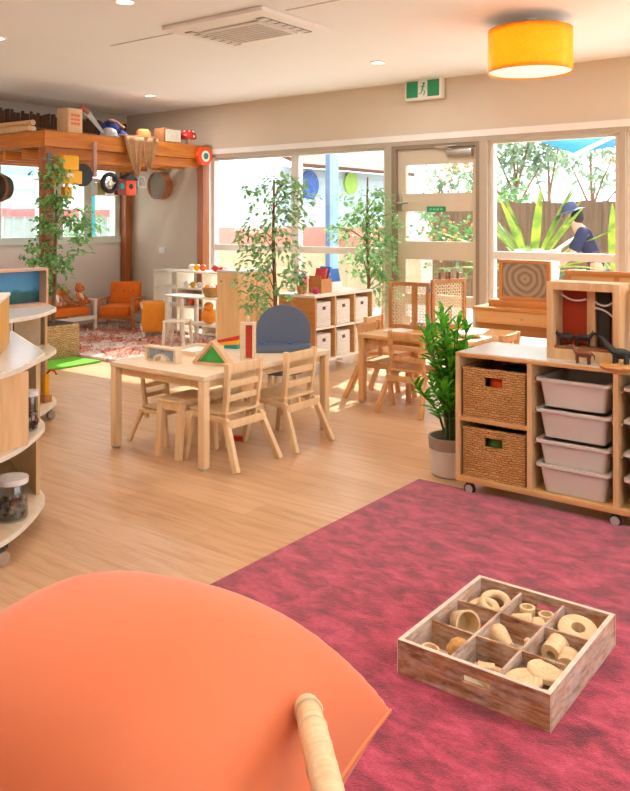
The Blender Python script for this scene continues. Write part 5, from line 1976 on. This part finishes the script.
# person in hat outside
def skin(name, verts, edges, radii, mat, parent, sub=2):
    me = bpy.data.meshes.new(name)
    me.from_pydata(verts, edges, [])
    o = bpy.data.objects.new(name, me)
    COL.objects.link(o)
    o.parent = parent
    o.modifiers.new('skin', 'SKIN')
    for v, r_ in zip(me.skin_vertices[0].data, radii):
        v.radius = r_ if isinstance(r_, tuple) else (r_, r_)
    me.skin_vertices[0].data[0].use_root = True
    s_ = o.modifiers.new('sub', 'SUBSURF')
    s_.levels = s_.render_levels = sub
    me.materials.append(M[mat])
    # bake the modifiers so that the mesh is plain
    dg = bpy.context.evaluated_depsgraph_get()
    ev = o.evaluated_get(dg)
    m2 = bpy.data.meshes.new_from_object(ev)
    m2.polygons.foreach_set('use_smooth', [True] * len(m2.polygons))
    o.modifiers.clear()
    o.data = m2
    if not m2.materials:
        m2.materials.append(M[mat])
    return o
t = thing('person', 'person in a wide brimmed hat and navy clothes bending forward in the garden outside', 'person', (-3.43, 10.60, GZ), R(112))
V_ = [(0, 0, .88), (0, .06, 1.08), (0, .16, 1.28), (0, .24, 1.43), (0, .30, 1.52), (0, .35, 1.62),
      (.17, .20, 1.38), (.22, .34, 1.15), (.17, .52, 1.02), (.15, .58, .98), (-.17, .20, 1.38), (-.22, .32, 1.14), (-.18, .48, .98), (-.16, .54, .93),
      (.10, 0, .82), (.11, .04, .46), (.11, -.02, .08), (.12, .12, .04), (-.10, 0, .82), (-.11, .02, .46), (-.11, -.06, .08), (-.12, .08, .04)]
E_ = [(0, 1), (1, 2), (2, 3), (3, 4), (4, 5), (3, 6), (6, 7), (7, 8), (8, 9), (3, 10), (10, 11), (11, 12), (12, 13), (0, 14), (14, 15), (15, 16), (16, 17), (0, 18), (18, 19), (19, 20), (20, 21)]
R_ = [(.13, .1), (.12, .09), (.14, .1), (.10, .08), .05, .085, .055, .045, .035, .03, .055, .045, .035, .03, .08, .06, .045, .04, .08, .06, .045, .04]
skin('body', V_, E_, R_, 'skin', t)
sh = [0, 1, 2, 3, 6, 7, 10, 11]
ix_ = {k: i for i, k in enumerate(sh)}
skin('shirt', [V_[k] for k in sh], [(ix_[a], ix_[c]) for a, c in E_ if a in ix_ and c in ix_], [(.15, .12), (.14, .11), (.16, .12), (.12, .1), .07, .062, .07, .062], 'darknavy', t)
tr2 = [0, 14, 15, 16, 18, 19, 20]
ix_ = {k: i for i, k in enumerate(tr2)}
skin('trousers', [V_[k] for k in tr2], [(ix_[a], ix_[c]) for a, c in E_ if a in ix_ and c in ix_], [(.15, .12), .10, .078, .062, .10, .078, .062], 'darknavy', t)
B().lathe([(.20, 0), (.205, .006), (.115, .03), (.105, .10), (.08, .135), (.002, .14)], 22, (0, .36, 1.66), Matrix.Rotation(R(-18), 4, 'X')).build('hat', plain('grey navy hat', '#3e4766', .8), t)
B().ball((0, .27, 1.60), (.092, .085, .10), 12).build('hair', 'hair', t)
b = B()
b.ball((.032, .427, 1.635), .011, 8).ball((-.032, .427, 1.635), .011, 8).ball((0, .44, 1.61), (.014, .018, .02), 8).ball((0, .43, 1.575), (.025, .01, .007), 8)
b.build('face', 'leather', t)
for s_, (hx, hy, hz) in ((1, (.15, .58, .98)), (-1, (-.16, .54, .93))):
    b = B()
    b.ball((hx, hy + .02, hz - .03), (.036, .022, .045), 10)
    for k in range(4):
        x = hx - .027 + k * .018
        ln = (.055, .065, .06, .045)[k]
        b.tube([(x, hy + .03, hz - .06), (x, hy + .045, hz - .06 - ln * .55), (x, hy + .035, hz - .06 - ln)], [.009, .008, .006], 6)
    b.tube([(hx - s_ * .03, hy + .03, hz - .01), (hx - s_ * .06, hy + .05, hz - .04), (hx - s_ * .065, hy + .06, hz - .07)], [.011, .009, .007], 6)
    b.build('hand', 'skin', t)

# ------------------------------------------------------------------ light
wd = bpy.data.worlds.new('sky')
S.world = wd
wd.use_nodes = True
bg = wd.node_tree.nodes['Background']
bg.inputs[0].default_value = (.84, .93, 1, 1)
bg.inputs[1].default_value = 2.5
sun = bpy.data.lights.new('sun', 'SUN')
sun.energy = 7.0
sun.angle = R(.8)
sun.color = (1, .97, .92)
so = bpy.data.objects.new('sun', sun)
COL.objects.link(so)
so.rotation_euler = Vector((.2, -.85, -.62)).to_track_quat('-Z', 'Y').to_euler()
so.location = (2, 14, 9)


def portal(name, loc, rot, sx, sy):
    a = bpy.data.lights.new(name, 'AREA')
    a.shape = 'RECTANGLE'
    a.size, a.size_y = sx, sy
    a.cycles.is_portal = True
    o = bpy.data.objects.new(name, a)
    COL.objects.link(o)
    o.location = loc
    o.rotation_euler = rot
portal('portal_back', (-3.1, WY + .16, 1.1), (R(-90), 0, 0), 8.6, 2.2)
portal('portal_left', (LX - .16, 5.9, 1.66), (0, R(-90), 0), 1.1, 2.8)
portal('portal_right', (RXW + .16, 2.6, 1.45), (0, R(90), 0), 1.9, 4.4)

# the downlights: four in the picture and more added out of view for even fill
LIGHT_W = 8
def down(x, y, e=LIGHT_W):
    a = bpy.data.lights.new('downlight', 'AREA')
    a.shape = 'DISK'
    a.size = .11
    a.energy = e
    a.color = (1, .985, .965)
    o = bpy.data.objects.new('downlight', a)
    COL.objects.link(o)
    o.location = (x, y, CZ - .016)
for x, y in dl_seen:
    down(x, y)
n_l = 0
for x, y in ((-1.0, 6.3), (-1.0, 3.55), (-.8, .9), (1.0, .9), (-4.3, .9), (-6, .9), (1.0, 3.55)):
    down(x, y)
    t = thing('ceiling_downlight', 'round downlight added in the ceiling outside the view for even fill light', 'ceiling light', (x, y, CZ), group='ceiling downlights')
    B().lathe([(.075, 0), (.075, -.008), (.06, -.012), (.055, -.006), (.055, 0)], 24).build('trim_ring', 'white', t)
    B().cyl((0, 0, -.007), .055, .005, 24).build('lens', glow, t)

# the bulb inside the drum shade, and drum lamps added outside the frame to light the ceiling
def bulb(x, y, z, e):
    a = bpy.data.lights.new('pendant_bulb', 'POINT')
    a.energy = e
    a.color = (1, .97, .93)
    a.shadow_soft_size = .06
    o = bpy.data.objects.new('pendant_bulb', a)
    COL.objects.link(o)
    o.location = (x, y, z)
bulb(-2.325, 5.644, CZ - .25, 7)
pend = [o for o in COL.objects if o.name == 'pendant_lamp'][0]
for k, (x, y) in enumerate(((.7, 2.6), (-2.5, .9), (-4.4, .2), (-6.9, 1.6), (.7, 5.4))):
    copy_tree(pend, (x, y, CZ - .22), 0, 'yellow drum lamp added outside the view to light the ceiling', 'added drum lamps')
    bulb(x, y, CZ - .44, 90)
B().cyl((0, 0, -.10), .293, .006, 48).build('glow_blocker', 'white', pend)  # unseen disc added to keep the bulb's glow off the ceiling

# ------------------------------------------------------------------ camera
cam = bpy.data.cameras.new('camera')
cam.sensor_fit = 'HORIZONTAL'
cam.sensor_width = 36
cam.lens = 810 / 630 * 36
cam.shift_y = -175.5 / 630
cam.clip_start = .05
co = bpy.data.objects.new('camera', cam)
COL.objects.link(co)
co.location = (0, 0, 1.4)
co.rotation_euler = (R(90), 0, math.atan2(810, 1065))
S.camera = co
S.view_settings.view_transform = 'Standard'
S.view_settings.look = 'None'
S.view_settings.gamma = 1
S.view_settings.exposure = .7
S.view_settings.use_curve_mapping = False
S.cycles.max_bounces = 10
S.cycles.transparent_max_bounces = 24
S.cycles.sample_clamp_indirect = 6
